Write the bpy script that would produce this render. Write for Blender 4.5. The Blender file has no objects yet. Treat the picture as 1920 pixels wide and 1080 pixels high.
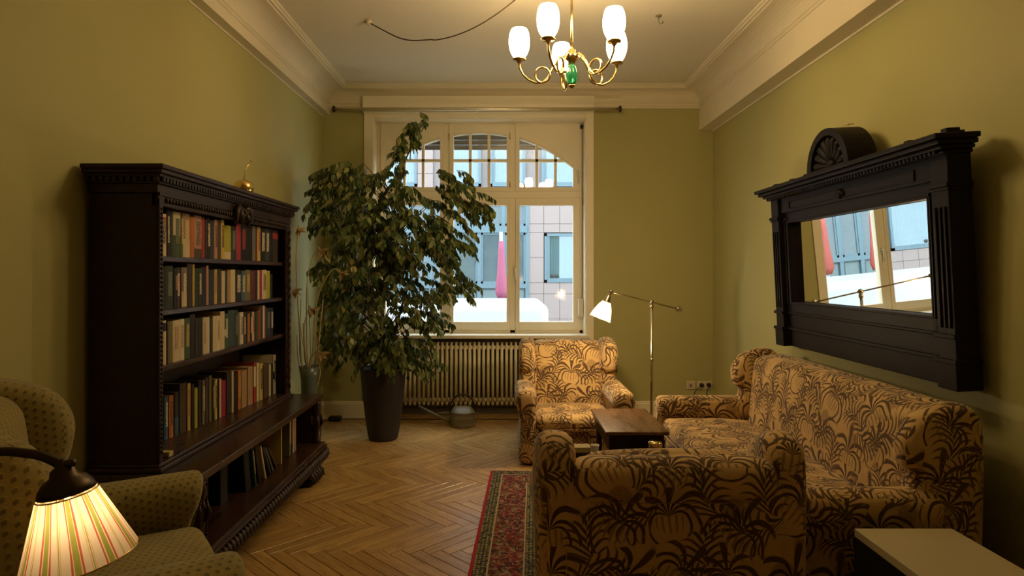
import bpy, bmesh, math, random
from mathutils import Vector, Matrix
random.seed(7)
PI = math.pi
S = bpy.context.scene
COL = S.collection

# ------------------------------------------------------------------ camera, world, exposure
cam_d = bpy.data.cameras.new('camera'); cam = bpy.data.objects.new('camera', cam_d); COL.objects.link(cam)
cam.location = (0, 0, 1.45); cam.rotation_euler = (PI/2, 0, 0)
cam_d.sensor_width = 36; cam_d.lens = 22.5; cam_d.shift_x = 0.00625; cam_d.shift_y = -0.01458
cam_d.clip_start = 0.02; cam_d.clip_end = 200
S.camera = cam
S.view_settings.view_transform = 'Standard'; S.view_settings.look = 'None'
S.view_settings.exposure = 0.0; S.view_settings.gamma = 1.0; S.view_settings.use_curve_mapping = False
W = bpy.data.worlds.new('overcast_sky'); S.world = W; W.use_nodes = True
W.node_tree.nodes['Background'].inputs[0].default_value = (0.80, 0.92, 1.0, 1)
W.node_tree.nodes['Background'].inputs[1].default_value = 6.5
CH_EMIT = 47.0       # chandelier shade radiance
FL_EMIT = 880.0      # reading lamp bulb
TL_EMIT = 23.0      # foreground lamp bulb
WARM = (1.0, 0.73, 0.38)
S.cycles.max_bounces = 8; S.cycles.diffuse_bounces = 4; S.cycles.adaptive_threshold = 0.015; S.cycles.glossy_bounces = 4; S.cycles.transmission_bounces = 6; S.cycles.transparent_max_bounces = 12

# ------------------------------------------------------------------ room measures (metres)
XL, XR, YB, YF, ZC = -1.834, 2.08, 6.42, -1.6, 3.30

# ------------------------------------------------------------------ node helpers
class NT:
    def __init__(s, name):
        s.m = bpy.data.materials.new(name); s.m.use_nodes = True
        s.t = s.m.node_tree; s.b = s.t.nodes['Principled BSDF']; s.out = s.t.nodes['Material Output']
    def n(s, typ, **kw):
        nd = s.t.nodes.new(typ)
        for k, v in kw.items(): setattr(nd, k, v)
        return nd
    def lk(s, a, b): s.t.links.new(a, b)
    def put(s, sock, v):
        if isinstance(v, bpy.types.NodeSocket): s.lk(v, sock)
        else: sock.default_value = v
    def ma(s, op, a, b=0.0, c=0.0, clamp=False):
        nd = s.n('ShaderNodeMath', operation=op); nd.use_clamp = clamp
        s.put(nd.inputs[0], a); s.put(nd.inputs[1], b)
        if op in ('MULTIPLY_ADD', 'COMPARE', 'SMOOTH_MIN'): s.put(nd.inputs[2], c)
        return nd.outputs[0]
    def mix(s, f, a, b):
        nd = s.n('ShaderNodeMix', data_type='RGBA')
        s.put(nd.inputs[0], f)
        for i, v in ((6, a), (7, b)):
            s.put(nd.inputs[i], v if isinstance(v, bpy.types.NodeSocket) else (*v[:3], 1))
        return nd.outputs[2]
    def coord(s, which='Object'): return s.n('ShaderNodeTexCoord').outputs[which]
    def mapping(s, v, sc=(1, 1, 1), loc=(0, 0, 0), rot=(0, 0, 0)):
        nd = s.n('ShaderNodeMapping'); s.lk(v, nd.inputs[0])
        nd.inputs[1].default_value = loc; nd.inputs[2].default_value = rot; nd.inputs[3].default_value = sc
        return nd.outputs[0]
    def noise(s, v, scale, detail=3, rough=0.5, out='Fac'):
        nd = s.n('ShaderNodeTexNoise'); s.lk(v, nd.inputs['Vector'])
        nd.inputs['Scale'].default_value = scale; nd.inputs['Detail'].default_value = detail; nd.inputs['Roughness'].default_value = rough
        return nd.outputs[out]
    def ramp(s, f, stops, interp='LINEAR'):
        nd = s.n('ShaderNodeValToRGB'); s.lk(f, nd.inputs[0]); cr = nd.color_ramp; cr.interpolation = interp
        while len(cr.elements) < len(stops): cr.elements.new(0.5)
        for e, (p, c) in zip(cr.elements, stops): e.position = p; e.color = (*c[:3], 1)
        return nd.outputs[0]
    def bump(s, h, strength=0.3, dist=0.01):
        nd = s.n('ShaderNodeBump'); s.lk(h, nd.inputs['Height'])
        nd.inputs['Strength'].default_value = strength; nd.inputs['Distance'].default_value = dist
        s.lk(nd.outputs[0], s.b.inputs['Normal'])
    def sepxyz(s, v):
        nd = s.n('ShaderNodeSeparateXYZ'); s.lk(v, nd.inputs[0]); return nd.outputs
    def base(s, c, rough=0.5, metal=0.0, spec=0.5):
        s.put(s.b.inputs['Base Color'], c if isinstance(c, bpy.types.NodeSocket) else (*c[:3], 1))
        s.put(s.b.inputs['Roughness'], rough); s.b.inputs['Metallic'].default_value = metal
        s.b.inputs['Specular IOR Level'].default_value = spec
        return s.m

def paint(name, c, rough=0.7, var=0.06, scale=3.0, bump=0.05, bscale=60, spec=0.3):
    t = NT(name); o = t.coord()
    f = t.noise(o, scale, 4)
    a = tuple(x*(1-var) for x in c); b = tuple(min(1, x*(1+var)) for x in c)
    t.base(t.mix(f, a, b), rough, 0, spec)
    if bump: t.bump(t.noise(o, bscale, 3), bump, 0.003)
    return t.m
def metal(name, c, rough=0.25, var=0.15):
    t = NT(name); o = t.coord(); f = t.noise(o, 18, 3)
    t.base(t.mix(f, tuple(x*(1-var) for x in c), c), t.ma('MULTIPLY_ADD', f, 0.15, rough-0.05), 1.0)
    return t.m
def wood(name, c1, c2, rough=0.35, scale=(40, 3, 40), spec=0.5, bump=0.15):
    t = NT(name); o = t.coord()
    g = t.noise(t.mapping(o, scale), 1.0, 5, 0.6); l = t.noise(o, 2.5, 2)
    f = t.ma('MULTIPLY_ADD', g, 0.7, t.ma('MULTIPLY', l, 0.3))
    t.base(t.ramp(f, [(0.32, c1), (0.68, c2)]), t.ma('MULTIPLY_ADD', g, 0.2, rough-0.1), 0, spec)
    t.bump(g, bump, 0.002)
    return t.m
def emit(name, c, strength):
    t = NT(name); f = t.noise(t.coord(), 6, 2)
    t.base((0.9, 0.88, 0.82), 0.4)
    t.b.inputs['Emission Color'].default_value = (*c, 1)
    t.put(t.b.inputs['Emission Strength'], t.ma('MULTIPLY_ADD', f, strength*0.1, strength*0.95))
    return t.m
_pl = {}
def plain(c, rough=0.6, spec=0.3):
    k = tuple(round(x, 3) for x in c) + (rough,)
    if k not in _pl: _pl[k] = paint('cover_%d' % len(_pl), c, rough, 0.12, 25, 0.08, 150, spec)
    return _pl[k]
_lt = {}
def lettering(fg, bg):
    k = tuple(fg) + tuple(bg)
    if k not in _lt:
        t = NT('lettering_%d' % len(_lt)); o = t.coord()
        v = t.n('ShaderNodeTexVoronoi', feature='DISTANCE_TO_EDGE'); t.lk(t.mapping(o, (1, 90, 150)), v.inputs['Vector']); v.inputs['Scale'].default_value = 1.0
        f = t.ma('LESS_THAN', v.outputs['Distance'], 0.17)
        t.base(t.mix(f, bg, fg), 0.55); _lt[k] = t.m
    return _lt[k]
def glass_thin(name, tint=(0.97, 0.99, 1.0), refl=0.06):
    t = NT(name); tr = t.n('ShaderNodeBsdfTransparent'); tr.inputs[0].default_value = (*tint, 1)
    gl = t.n('ShaderNodeBsdfGlossy'); gl.inputs[1].default_value = 0.02
    mx = t.n('ShaderNodeMixShader')
    f = t.noise(t.coord(), 2.0, 2)
    t.lk(t.ma('MULTIPLY_ADD', f, 0.02, refl-0.01), mx.inputs[0]); t.lk(tr.outputs[0], mx.inputs[1]); t.lk(gl.outputs[0], mx.inputs[2])
    t.lk(mx.outputs[0], t.out.inputs[0]); return t.m

# ------------------------------------------------------------------ special materials
def fern_fabric(name, ground, mid, dark, scale=5.3):
    """velvet with printed palm fronds, drawn in the upholstery's own uv"""
    t = NT(name); uv = t.coord('UV')
    wob = t.noise(uv, 5.0, 2, out='Color')
    va = t.n('ShaderNodeVectorMath', operation='MULTIPLY_ADD'); t.lk(wob, va.inputs[0]); va.inputs[1].default_value = (0.05,)*3; t.lk(uv, va.inputs[2])
    def layer(loc, sc, K, curl):
        p = t.mapping(va.outputs[0], (sc, sc, 0), loc)
        v = t.n('ShaderNodeTexVoronoi', voronoi_dimensions='2D'); v.inputs['Scale'].default_value = 1.0; v.inputs['Randomness'].default_value = 0.75
        t.lk(p, v.inputs['Vector'])
        d = t.n('ShaderNodeVectorMath', operation='SUBTRACT'); t.lk(p, d.inputs[0]); t.lk(v.outputs['Position'], d.inputs[1])
        c = t.sepxyz(v.outputs['Color'])
        ro = t.n('ShaderNodeVectorRotate', rotation_type='Z_AXIS'); t.lk(d.outputs[0], ro.inputs['Vector'])
        t.lk(t.ma('MULTIPLY_ADD', c[0], 3.6, -1.8), ro.inputs['Angle'])
        x = t.sepxyz(ro.outputs[0]); u, w = x[0], x[1]
        u = t.ma('ADD', u, t.ma('MULTIPLY', t.ma('MULTIPLY', w, w), curl))
        au = t.ma('ABSOLUTE', u)
        ph = t.ma('ADD', t.ma('SUBTRACT', t.ma('MULTIPLY_ADD', w, K, t.ma('MULTIPLY', t.ma('SIGN', u), 1.6)), t.ma('MULTIPLY', au, K*1.5)), t.ma('MULTIPLY', t.ma('MULTIPLY', au, au), K*2.4))
        st = t.ma('SINE', ph)
        # leaflets thin out towards their tips
        thr = t.ma('MULTIPLY_ADD', au, 2.3, -0.35)
        leaf = t.ma('MULTIPLY', t.ma('SUBTRACT', st, thr), 3.0, clamp=True)
        env = t.ma('SUBTRACT', 0.46, t.ma('MULTIPLY', t.ma('ADD', w, 0.08), t.ma('ADD', w, 0.08)))
        inside = t.ma('MULTIPLY', t.ma('SUBTRACT', env, t.ma('MULTIPLY', au, 0.85)), 9.0, clamp=True)
        m = t.ma('MULTIPLY', leaf, inside)
        edge = t.ma('MULTIPLY', m, t.ma('SUBTRACT', 1.0, m))
        core = t.ma('SUBTRACT', 1.0, t.ma('MULTIPLY', au, 2.4), clamp=True)
        return m, core, edge
    def crown(loc, sc, N):
        p = t.mapping(va.outputs[0], (sc, sc, 0), loc)
        v = t.n('ShaderNodeTexVoronoi', voronoi_dimensions='2D'); v.inputs['Scale'].default_value = 1.0; v.inputs['Randomness'].default_value = 0.6
        t.lk(p, v.inputs['Vector'])
        d = t.n('ShaderNodeVectorMath', operation='SUBTRACT'); t.lk(p, d.inputs[0]); t.lk(v.outputs['Position'], d.inputs[1])
        c = t.sepxyz(v.outputs['Color'])
        ro = t.n('ShaderNodeVectorRotate', rotation_type='Z_AXIS'); t.lk(d.outputs[0], ro.inputs['Vector']); t.lk(t.ma('MULTIPLY_ADD', c[0], 1.7, -0.85), ro.inputs['Angle'])
        x = t.sepxyz(ro.outputs[0]); u, w = x[0], t.ma('ADD', x[1], 0.10)
        r = t.ma('SQRT', t.ma('ADD', t.ma('MULTIPLY', u, u), t.ma('MULTIPLY', w, w)))
        th = t.ma('DIVIDE', t.ma('ARCTAN2', u, w), t.ma('MULTIPLY_ADD', t.ma('MULTIPLY', r, r), 5.5, 1.0))
        st = t.ma('COSINE', t.ma('MULTIPLY', th, N))
        thr = t.ma('MULTIPLY_ADD', r, 2.25, -0.80)
        blade = t.ma('MULTIPLY', t.ma('SUBTRACT', st, thr), 3.2, clamp=True)
        ins = t.ma('MULTIPLY', t.ma('SUBTRACT', 1.35, t.ma('ABSOLUTE', th)), 8.0, clamp=True)
        m = t.ma('MULTIPLY', blade, ins)
        # seed head under the crown: bulging upright ribs
        rib = t.ma('COSINE', t.ma('DIVIDE', t.ma('MULTIPLY', u, 62.0), t.ma('SUBTRACT', 1.25, t.ma('MULTIPLY', t.ma('MULTIPLY', r, r), 2.4))))
        rib = t.ma('MULTIPLY', t.ma('SUBTRACT', rib, 0.25), 2.2, clamp=True)
        rib = t.ma('MULTIPLY', rib, t.ma('MULTIPLY', t.ma('SUBTRACT', 0.36, r), 14.0, clamp=True))
        rib = t.ma('MULTIPLY', rib, t.ma('SUBTRACT', 1.0, ins))
        m = t.ma('MAXIMUM', m, t.ma('MULTIPLY', rib, 0.72))
        return m, t.ma('SUBTRACT', 1.0, t.ma('MULTIPLY', r, 2.1), clamp=True), t.ma('MULTIPLY', m, t.ma('SUBTRACT', 1.0, m))
    m1, c1, e1 = crown((0.3, 0.1, 0), scale*0.92, 18)
    m2, c2, e2 = layer((7.7, 3.4, 0), scale*0.95, 44, -0.9)
    v = t.n('ShaderNodeTexVoronoi', voronoi_dimensions='2D'); t.lk(uv, v.inputs['Vector']); v.inputs['Scale'].default_value = scale*0.7
    blob = t.ma('MULTIPLY', t.ma('SUBTRACT', 0.17, v.outputs['Distance']), 25, clamp=True)
    sp = t.noise(uv, 140, 2)
    blob = t.ma('MULTIPLY', blob, t.ma('MULTIPLY', sp, 1.3), clamp=True)
    g2 = t.noise(uv, 9, 3)
    gcol = t.mix(g2, tuple(x*0.82 for x in ground), tuple(x*1.12 for x in ground))
    col = t.mix(t.ma('MULTIPLY', blob, 0.75), gcol, mid)
    col = t.mix(t.ma('MULTIPLY', m2, 0.92), col, t.mix(c2, mid, dark))
    col = t.mix(t.ma('MULTIPLY', m1, 0.97), col, t.mix(c1, tuple((a+b)/2 for a, b in zip(mid, dark)), dark))
    col = t.mix(t.ma('MULTIPLY', t.ma('ADD', e1, e2), 0.9, clamp=True), col, tuple(x*1.1 for x in ground))
    t.base(col, 0.75, 0, 0.15)
    t.b.inputs['Sheen Weight'].default_value = 0.25; t.b.inputs['Sheen Roughness'].default_value = 0.4
    h = t.ma('ADD', t.ma('MULTIPLY', t.ma('MAXIMUM', m1, m2), -0.7), t.ma('MULTIPLY', t.noise(uv, 260, 2), 0.5))
    t.bump(h, 0.35, 0.004)
    return t.m
def dotted_velvet(name, c, dark, light, scale=42):
    t = NT(name); uv = t.coord('UV')
    x = t.sepxyz(t.mapping(uv, (scale, scale*1.15, 0), rot=(0, 0, 0.4)))
    row = t.ma('FLOOR', x[1]); sh = t.ma('MULTIPLY', t.ma('MODULO', row, 2.0), 0.5)
    fx = t.ma('SUBTRACT', t.ma('FRACT', t.ma('ADD', x[0], sh)), 0.5); fy = t.ma('SUBTRACT', t.ma('FRACT', x[1]), 0.5)
    tri = t.ma('ADD', t.ma('MULTIPLY', t.ma('ABSOLUTE', fx), 1.5), t.ma('ABSOLUTE', t.ma('ADD', fy, 0.08)))
    m = t.ma('MULTIPLY', t.ma('SUBTRACT', 0.42, tri), 9, clamp=True)
    tri2 = t.ma('ADD', t.ma('ABSOLUTE', fx), t.ma('MULTIPLY', t.ma('ABSOLUTE', t.ma('SUBTRACT', fy, 0.35)), 3))
    m2 = t.ma('MULTIPLY', t.ma('SUBTRACT', 0.36, tri2), 7, clamp=True)
    nz = t.noise(uv, 7, 3)
    col = t.mix(nz, tuple(a*0.75 for a in c), tuple(a*1.2 for a in c))
    col = t.mix(t.ma('MULTIPLY', m, t.ma('MULTIPLY_ADD', t.noise(uv, 60, 2), 0.9, 0.25)), col, dark)
    col = t.mix(t.ma('MULTIPLY', m2, 0.55), col, light)
    t.base(col, 0.8, 0, 0.12); t.b.inputs['Sheen Weight'].default_value = 0.3
    t.bump(t.ma('ADD', t.ma('MULTIPLY', m, -0.8), t.ma('MULTIPLY', t.noise(uv, 250, 2), 0.4)), 0.4, 0.004)
    return t.m
def parquet_mat():
    t = NT('oak_parquet'); uv = t.coord('UV')
    oi = t.n('ShaderNodeObjectInfo'); ge = t.n('ShaderNodeNewGeometry')
    r = t.ma('FRACT', t.ma('ADD', oi.outputs['Random'], ge.outputs['Random Per Island']))
    off = t.n('ShaderNodeCombineXYZ'); t.lk(t.ma('MULTIPLY', r, 37.0), off.inputs[0]); t.lk(t.ma('MULTIPLY', r, 91.0), off.inputs[1])
    ad = t.n('ShaderNodeVectorMath', operation='ADD'); t.lk(uv, ad.inputs[0]); t.lk(off.outputs[0], ad.inputs[1])
    g = t.noise(t.mapping(ad.outputs[0], (5, 95, 1)), 1.0, 6, 0.65)
    fl = t.noise(t.mapping(ad.outputs[0], (2.2, 16, 1)), 1.0, 3)
    f = t.ma('MULTIPLY_ADD', g, 0.5, t.ma('MULTIPLY', fl, 0.5))
    c = t.ramp(f, [(0.30, (0.25, 0.130, 0.036)), (0.50, (0.50, 0.300, 0.095)), (0.72, (0.66, 0.43, 0.165))])
    c = t.mix(t.ma('MULTIPLY', r, 0.62), c, (0.30, 0.165, 0.048))
    t.base(c, t.ma('MULTIPLY_ADD', g, 0.24, 0.17), 0, 0.6)
    t.bump(g, 0.12, 0.002); return t.m
def rug_mat(hw, hl):
    t = NT('persian_rug'); o = t.coord(); x = t.sepxyz(o)
    q = lambda s, k: t.ma('DIVIDE', t.ma('FLOOR', t.ma('MULTIPLY', s, k)), k)
    ax = t.ma('SUBTRACT', hw, t.ma('ABSOLUTE', x[0])); ay = t.ma('SUBTRACT', hl, t.ma('ABSOLUTE', x[1]))
    d = t.ma('MINIMUM', ax, ay)                      # distance to the nearest edge
    kv = t.n('ShaderNodeCombineXYZ'); t.lk(q(x[0], 130), kv.inputs[0]); t.lk(q(x[1], 130), kv.inputs[1])
    def vor(sc, feat='F1', out='Color'):
        v = t.n('ShaderNodeTexVoronoi', feature=feat); t.lk(kv.outputs[0], v.inputs['Vector']); v.inputs['Scale'].default_value = sc
        return v.outputs[out]
    red, dred, navy, cream, olive, rose = (0.27, 0.035, 0.03), (0.10, 0.016, 0.016), (0.025, 0.030, 0.038), (0.40, 0.31, 0.18), (0.10, 0.10, 0.04), (0.30, 0.08, 0.06)
    a = t.sepxyz(vor(42))[0]; b = t.sepxyz(vor(95))[0]; e = vor(24, 'DISTANCE_TO_EDGE', 'Distance')
    motif = t.ramp(a, [(0.0, dred), (0.22, red), (0.48, olive), (0.60, rose), (0.72, navy), (0.93, cream)], 'CONSTANT')
    fine = t.ramp(b, [(0.0, dred), (0.34, red), (0.58, cream), (0.66, olive), (0.82, navy)], 'CONSTANT')
    field = t.mix(0.5, motif, fine)
    field = t.mix(t.ma('LESS_THAN', e, 0.035), field, cream)
    field = t.mix(0.35, field, red)
    s1 = t.ma('SINE', t.ma('MULTIPLY', t.ma('ADD', x[0], x[1]), 160.0)); s2 = t.ma('SINE', t.ma('MULTIPLY', t.ma('SUBTRACT', x[0], x[1]), 160.0))
    lat = t.ma('GREATER_THAN', t.ma('MULTIPLY', s1, s2), 0.12)
    guard = t.mix(t.ma('MULTIPLY', lat, t.ma('GREATER_THAN', b, 0.35)), t.mix(b, navy, olive), (0.30, 0.24, 0.14))
    border = t.mix(0.45, t.mix(t.ma('LESS_THAN', e, 0.035), motif, cream), t.mix(b, (0.20, 0.04, 0.035), navy))
    col = field
    def band(lo, hi, c):
        nonlocal col
        m = t.ma('MULTIPLY', t.ma('GREATER_THAN', d, lo), t.ma('LESS_THAN', d, hi)); col = t.mix(m, col, c)
    band(0.0, 0.33, border); band(0.015, 0.085, guard); band(0.27, 0.33, guard)
    col = t.mix(t.ma('LESS_THAN', ax, 0.018), col, (0.34, 0.03, 0.035)); band(0.085, 0.093, cream); band(0.262, 0.270, cream); band(0.33, 0.338, cream)
    t.base(col, 0.95, 0, 0.05); t.bump(t.noise(o, 320, 2), 0.5, 0.004); return t.m
def stripe_shade():
    t = NT('striped_fabric_shade'); uv = t.coord('UV'); x = t.sepxyz(uv)
    f = t.ma('FRACT', t.ma('MULTIPLY', x[0], 11.0))
    c, r, g, y = (0.93, 0.78, 0.60), (0.62, 0.10, 0.03), (0.33, 0.36, 0.03), (0.80, 0.56, 0.16)
    col = t.ramp(f, [(0.0, c), (0.06, r), (0.125, c), (0.155, y), (0.17, g), (0.34, y), (0.355, c), (0.385, r), (0.45, c), (0.66, y), (0.685, c), (0.71, g), (0.735, c), (0.76, y), (0.785, c)], 'CONSTANT')
    wv = t.noise(t.mapping(uv, (60, 240, 1)), 1.0, 2)
    col = t.mix(t.ma('MULTIPLY', wv, 0.25), col, tuple(a*0.8 for a in c))
    df = t.n('ShaderNodeBsdfDiffuse'); tl = t.n('ShaderNodeBsdfTranslucent'); mx = t.n('ShaderNodeMixShader'); mx.inputs[0].default_value = 0.62
    t.lk(col, df.inputs[0]); t.lk(col, tl.inputs[0]); t.lk(df.outputs[0], mx.inputs[1]); t.lk(tl.outputs[0], mx.inputs[2]); t.lk(mx.outputs[0], t.out.inputs[0])
    return t.m
def leaf_mat():
    t = NT('ficus_leaf'); oi = t.n('ShaderNodeObjectInfo'); ge = t.n('ShaderNodeNewGeometry')
    r = t.ma('FRACT', t.ma('ADD', oi.outputs['Random'], ge.outputs['Random Per Island']))
    c = t.ramp(r, [(0.0, (0.035, 0.070, 0.020)), (0.5, (0.10, 0.145, 0.036)), (0.85, (0.20, 0.22, 0.055)), (1.0, (0.34, 0.30, 0.09))])
    t.base(c, 0.38, 0, 0.5)
    tl = t.n('ShaderNodeBsdfTranslucent'); t.lk(c, tl.inputs[0]); mx = t.n('ShaderNodeMixShader'); mx.inputs[0].default_value = 0.18
    t.lk(t.b.outputs[0], mx.inputs[1]); t.lk(tl.outputs[0], mx.inputs[2]); t.lk(mx.outputs[0], t.out.inputs[0]); return t.m

M = dict(
    wall=paint('olive_wall_paint', (0.41, 0.375, 0.145), 0.6, 0.05, 1.6, 0.06, 45, 0.35),
    cream=paint('cream_paint', (0.70, 0.62, 0.44), 0.55, 0.05, 3),
    frame=paint('window_paint', (0.82, 0.74, 0.56), 0.5, 0.05, 4),
    ceil=paint('ceiling_paint', (0.72, 0.66, 0.52), 0.8, 0.04, 2),
    base=paint('baseboard_paint', (0.80, 0.70, 0.48), 0.55),
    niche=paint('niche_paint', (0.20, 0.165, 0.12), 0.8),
    rad=paint('radiator_enamel', (0.84, 0.75, 0.50), 0.45),
    dwood=wood('dark_carved_oak', (0.012, 0.005, 0.0025), (0.038, 0.016, 0.008), 0.40, (30, 4, 30), 0.35),
    bwood=wood('bench_oak', (0.020, 0.008, 0.0035), (0.062, 0.027, 0.011), 0.30, (30, 3, 30)),
    mwood=wood('mirror_frame_oak', (0.005, 0.003, 0.002), (0.014, 0.008, 0.005), 0.5, (30, 4, 30), 0.18),
    twood=wood('table_walnut', (0.075, 0.028, 0.010), (0.21, 0.095, 0.036), 0.28, (14, 3, 40)),
    brass=metal('brass', (0.78, 0.56, 0.24), 0.22), chrome=metal('polished_nickel', (0.62, 0.55, 0.42), 0.2),
    dmetal=metal('blackened_bronze', (0.075, 0.055, 0.035), 0.38), gold=metal('gilded_metal', (0.85, 0.62, 0.25), 0.14),
    zinc=paint('zinc', (0.20, 0.175, 0.10), 0.42, 0.25, 14, 0.1, 40, 0.6), rod=metal('satin_steel', (0.86, 0.78, 0.60), 0.42),
    black=paint('black_plastic', (0.012, 0.011, 0.012), 0.4), white=paint('white_plastic', (0.62, 0.55, 0.40), 0.4),
    pot=paint('brown_planter', (0.030, 0.022, 0.017), 0.62, 0.2, 6, 0.3, 30), soil=paint('soil', (0.03, 0.02, 0.012), 0.95, 0.4, 30, 0.6, 60),
    bark=paint('ficus_bark', (0.10, 0.075, 0.05), 0.8, 0.3, 15, 0.5, 40), leaf=leaf_mat(),
    fern=fern_fabric('palm_velvet', (0.62, 0.405, 0.165), (0.155, 0.082, 0.032), (0.038, 0.019, 0.010)),
    olive=dotted_velvet('olive_dotted_velvet', (0.29, 0.225, 0.066), (0.085, 0.062, 0.018), (0.42, 0.34, 0.13)),
    parquet=parquet_mat(), joint=paint('parquet_joint', (0.018, 0.009, 0.004), 0.8),
    glass=glass_thin('window_glass'), stripe=stripe_shade(),
    page=paint('book_pages', (0.55, 0.44, 0.27), 0.85, 0.1, 60), sheet=paint('white_lacquer', (0.50, 0.42, 0.24), 0.35, 0.03),
    fringe=paint('rug_fringe', (0.52, 0.42, 0.24), 0.95, 0.2, 40), cord=paint('flex_cord', (0.07, 0.045, 0.02), 0.6),
    wire=paint('aged_wire', (0.42, 0.33, 0.15), 0.35, 0.2, 10, 0, 40, 0.8), petal=paint('metal_petal', (0.30, 0.19, 0.07), 0.45, 0.3, 20),
    strap=paint('blind_strap', (0.10, 0.07, 0.035), 0.8),
)
t = NT('mirror_silver'); M['mirror'] = t.base(t.mix(t.noise(t.coord(), 3, 2), (0.86, 0.88, 0.86), (0.90, 0.91, 0.89)), 0.0, 1.0)
t = NT('green_glass'); t.base((0.03, 0.33, 0.14), 0.08); t.b.inputs['Transmission Weight'].default_value = 0.45; M['ggreen'] = t.m
t.lk(t.mix(t.noise(t.coord(), 20, 2), (0.02, 0.26, 0.11), (0.05, 0.40, 0.18)), t.b.inputs['Base Color'])
t = NT('pale_blue_glass'); t.lk(t.mix(t.noise(t.coord(), 8, 2), (0.11, 0.15, 0.13), (0.17, 0.21, 0.18)), t.b.inputs['Base Color']); t.b.inputs['Roughness'].default_value = 0.25; t.b.inputs['Transmission Weight'].default_value = 0.3; M['vase'] = t.m
M['shade'] = emit('lit_opal_glass', WARM, CH_EMIT)
M['bulb'] = emit('lit_bulb', (1.0, 0.74, 0.42), FL_EMIT)
M['bulb2'] = emit('lit_bulb_near', (1.0, 0.74, 0.42), TL_EMIT)
t = NT('clear_bell_glass'); t.base(t.mix(t.noise(t.coord(), 12, 2), (0.8, 0.72, 0.55), (0.9, 0.82, 0.65)), 0.15)
tl = t.n('ShaderNodeBsdfTranslucent'); tl.inputs[0].default_value = (0.85, 0.75, 0.5, 1); tp = t.n('ShaderNodeBsdfTransparent'); m1 = t.n('ShaderNodeMixShader'); m2 = t.n('ShaderNodeMixShader')
m1.inputs[0].default_value = 0.12; m2.inputs[0].default_value = 0.72
t.lk(t.b.outputs[0], m1.inputs[1]); t.lk(tl.outputs[0], m1.inputs[2]); t.lk(m1.outputs[0], m2.inputs[1]); t.lk(tp.outputs[0], m2.inputs[2]); t.lk(m2.outputs[0], t.out.inputs[0]); M['bell'] = t.m

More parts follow.
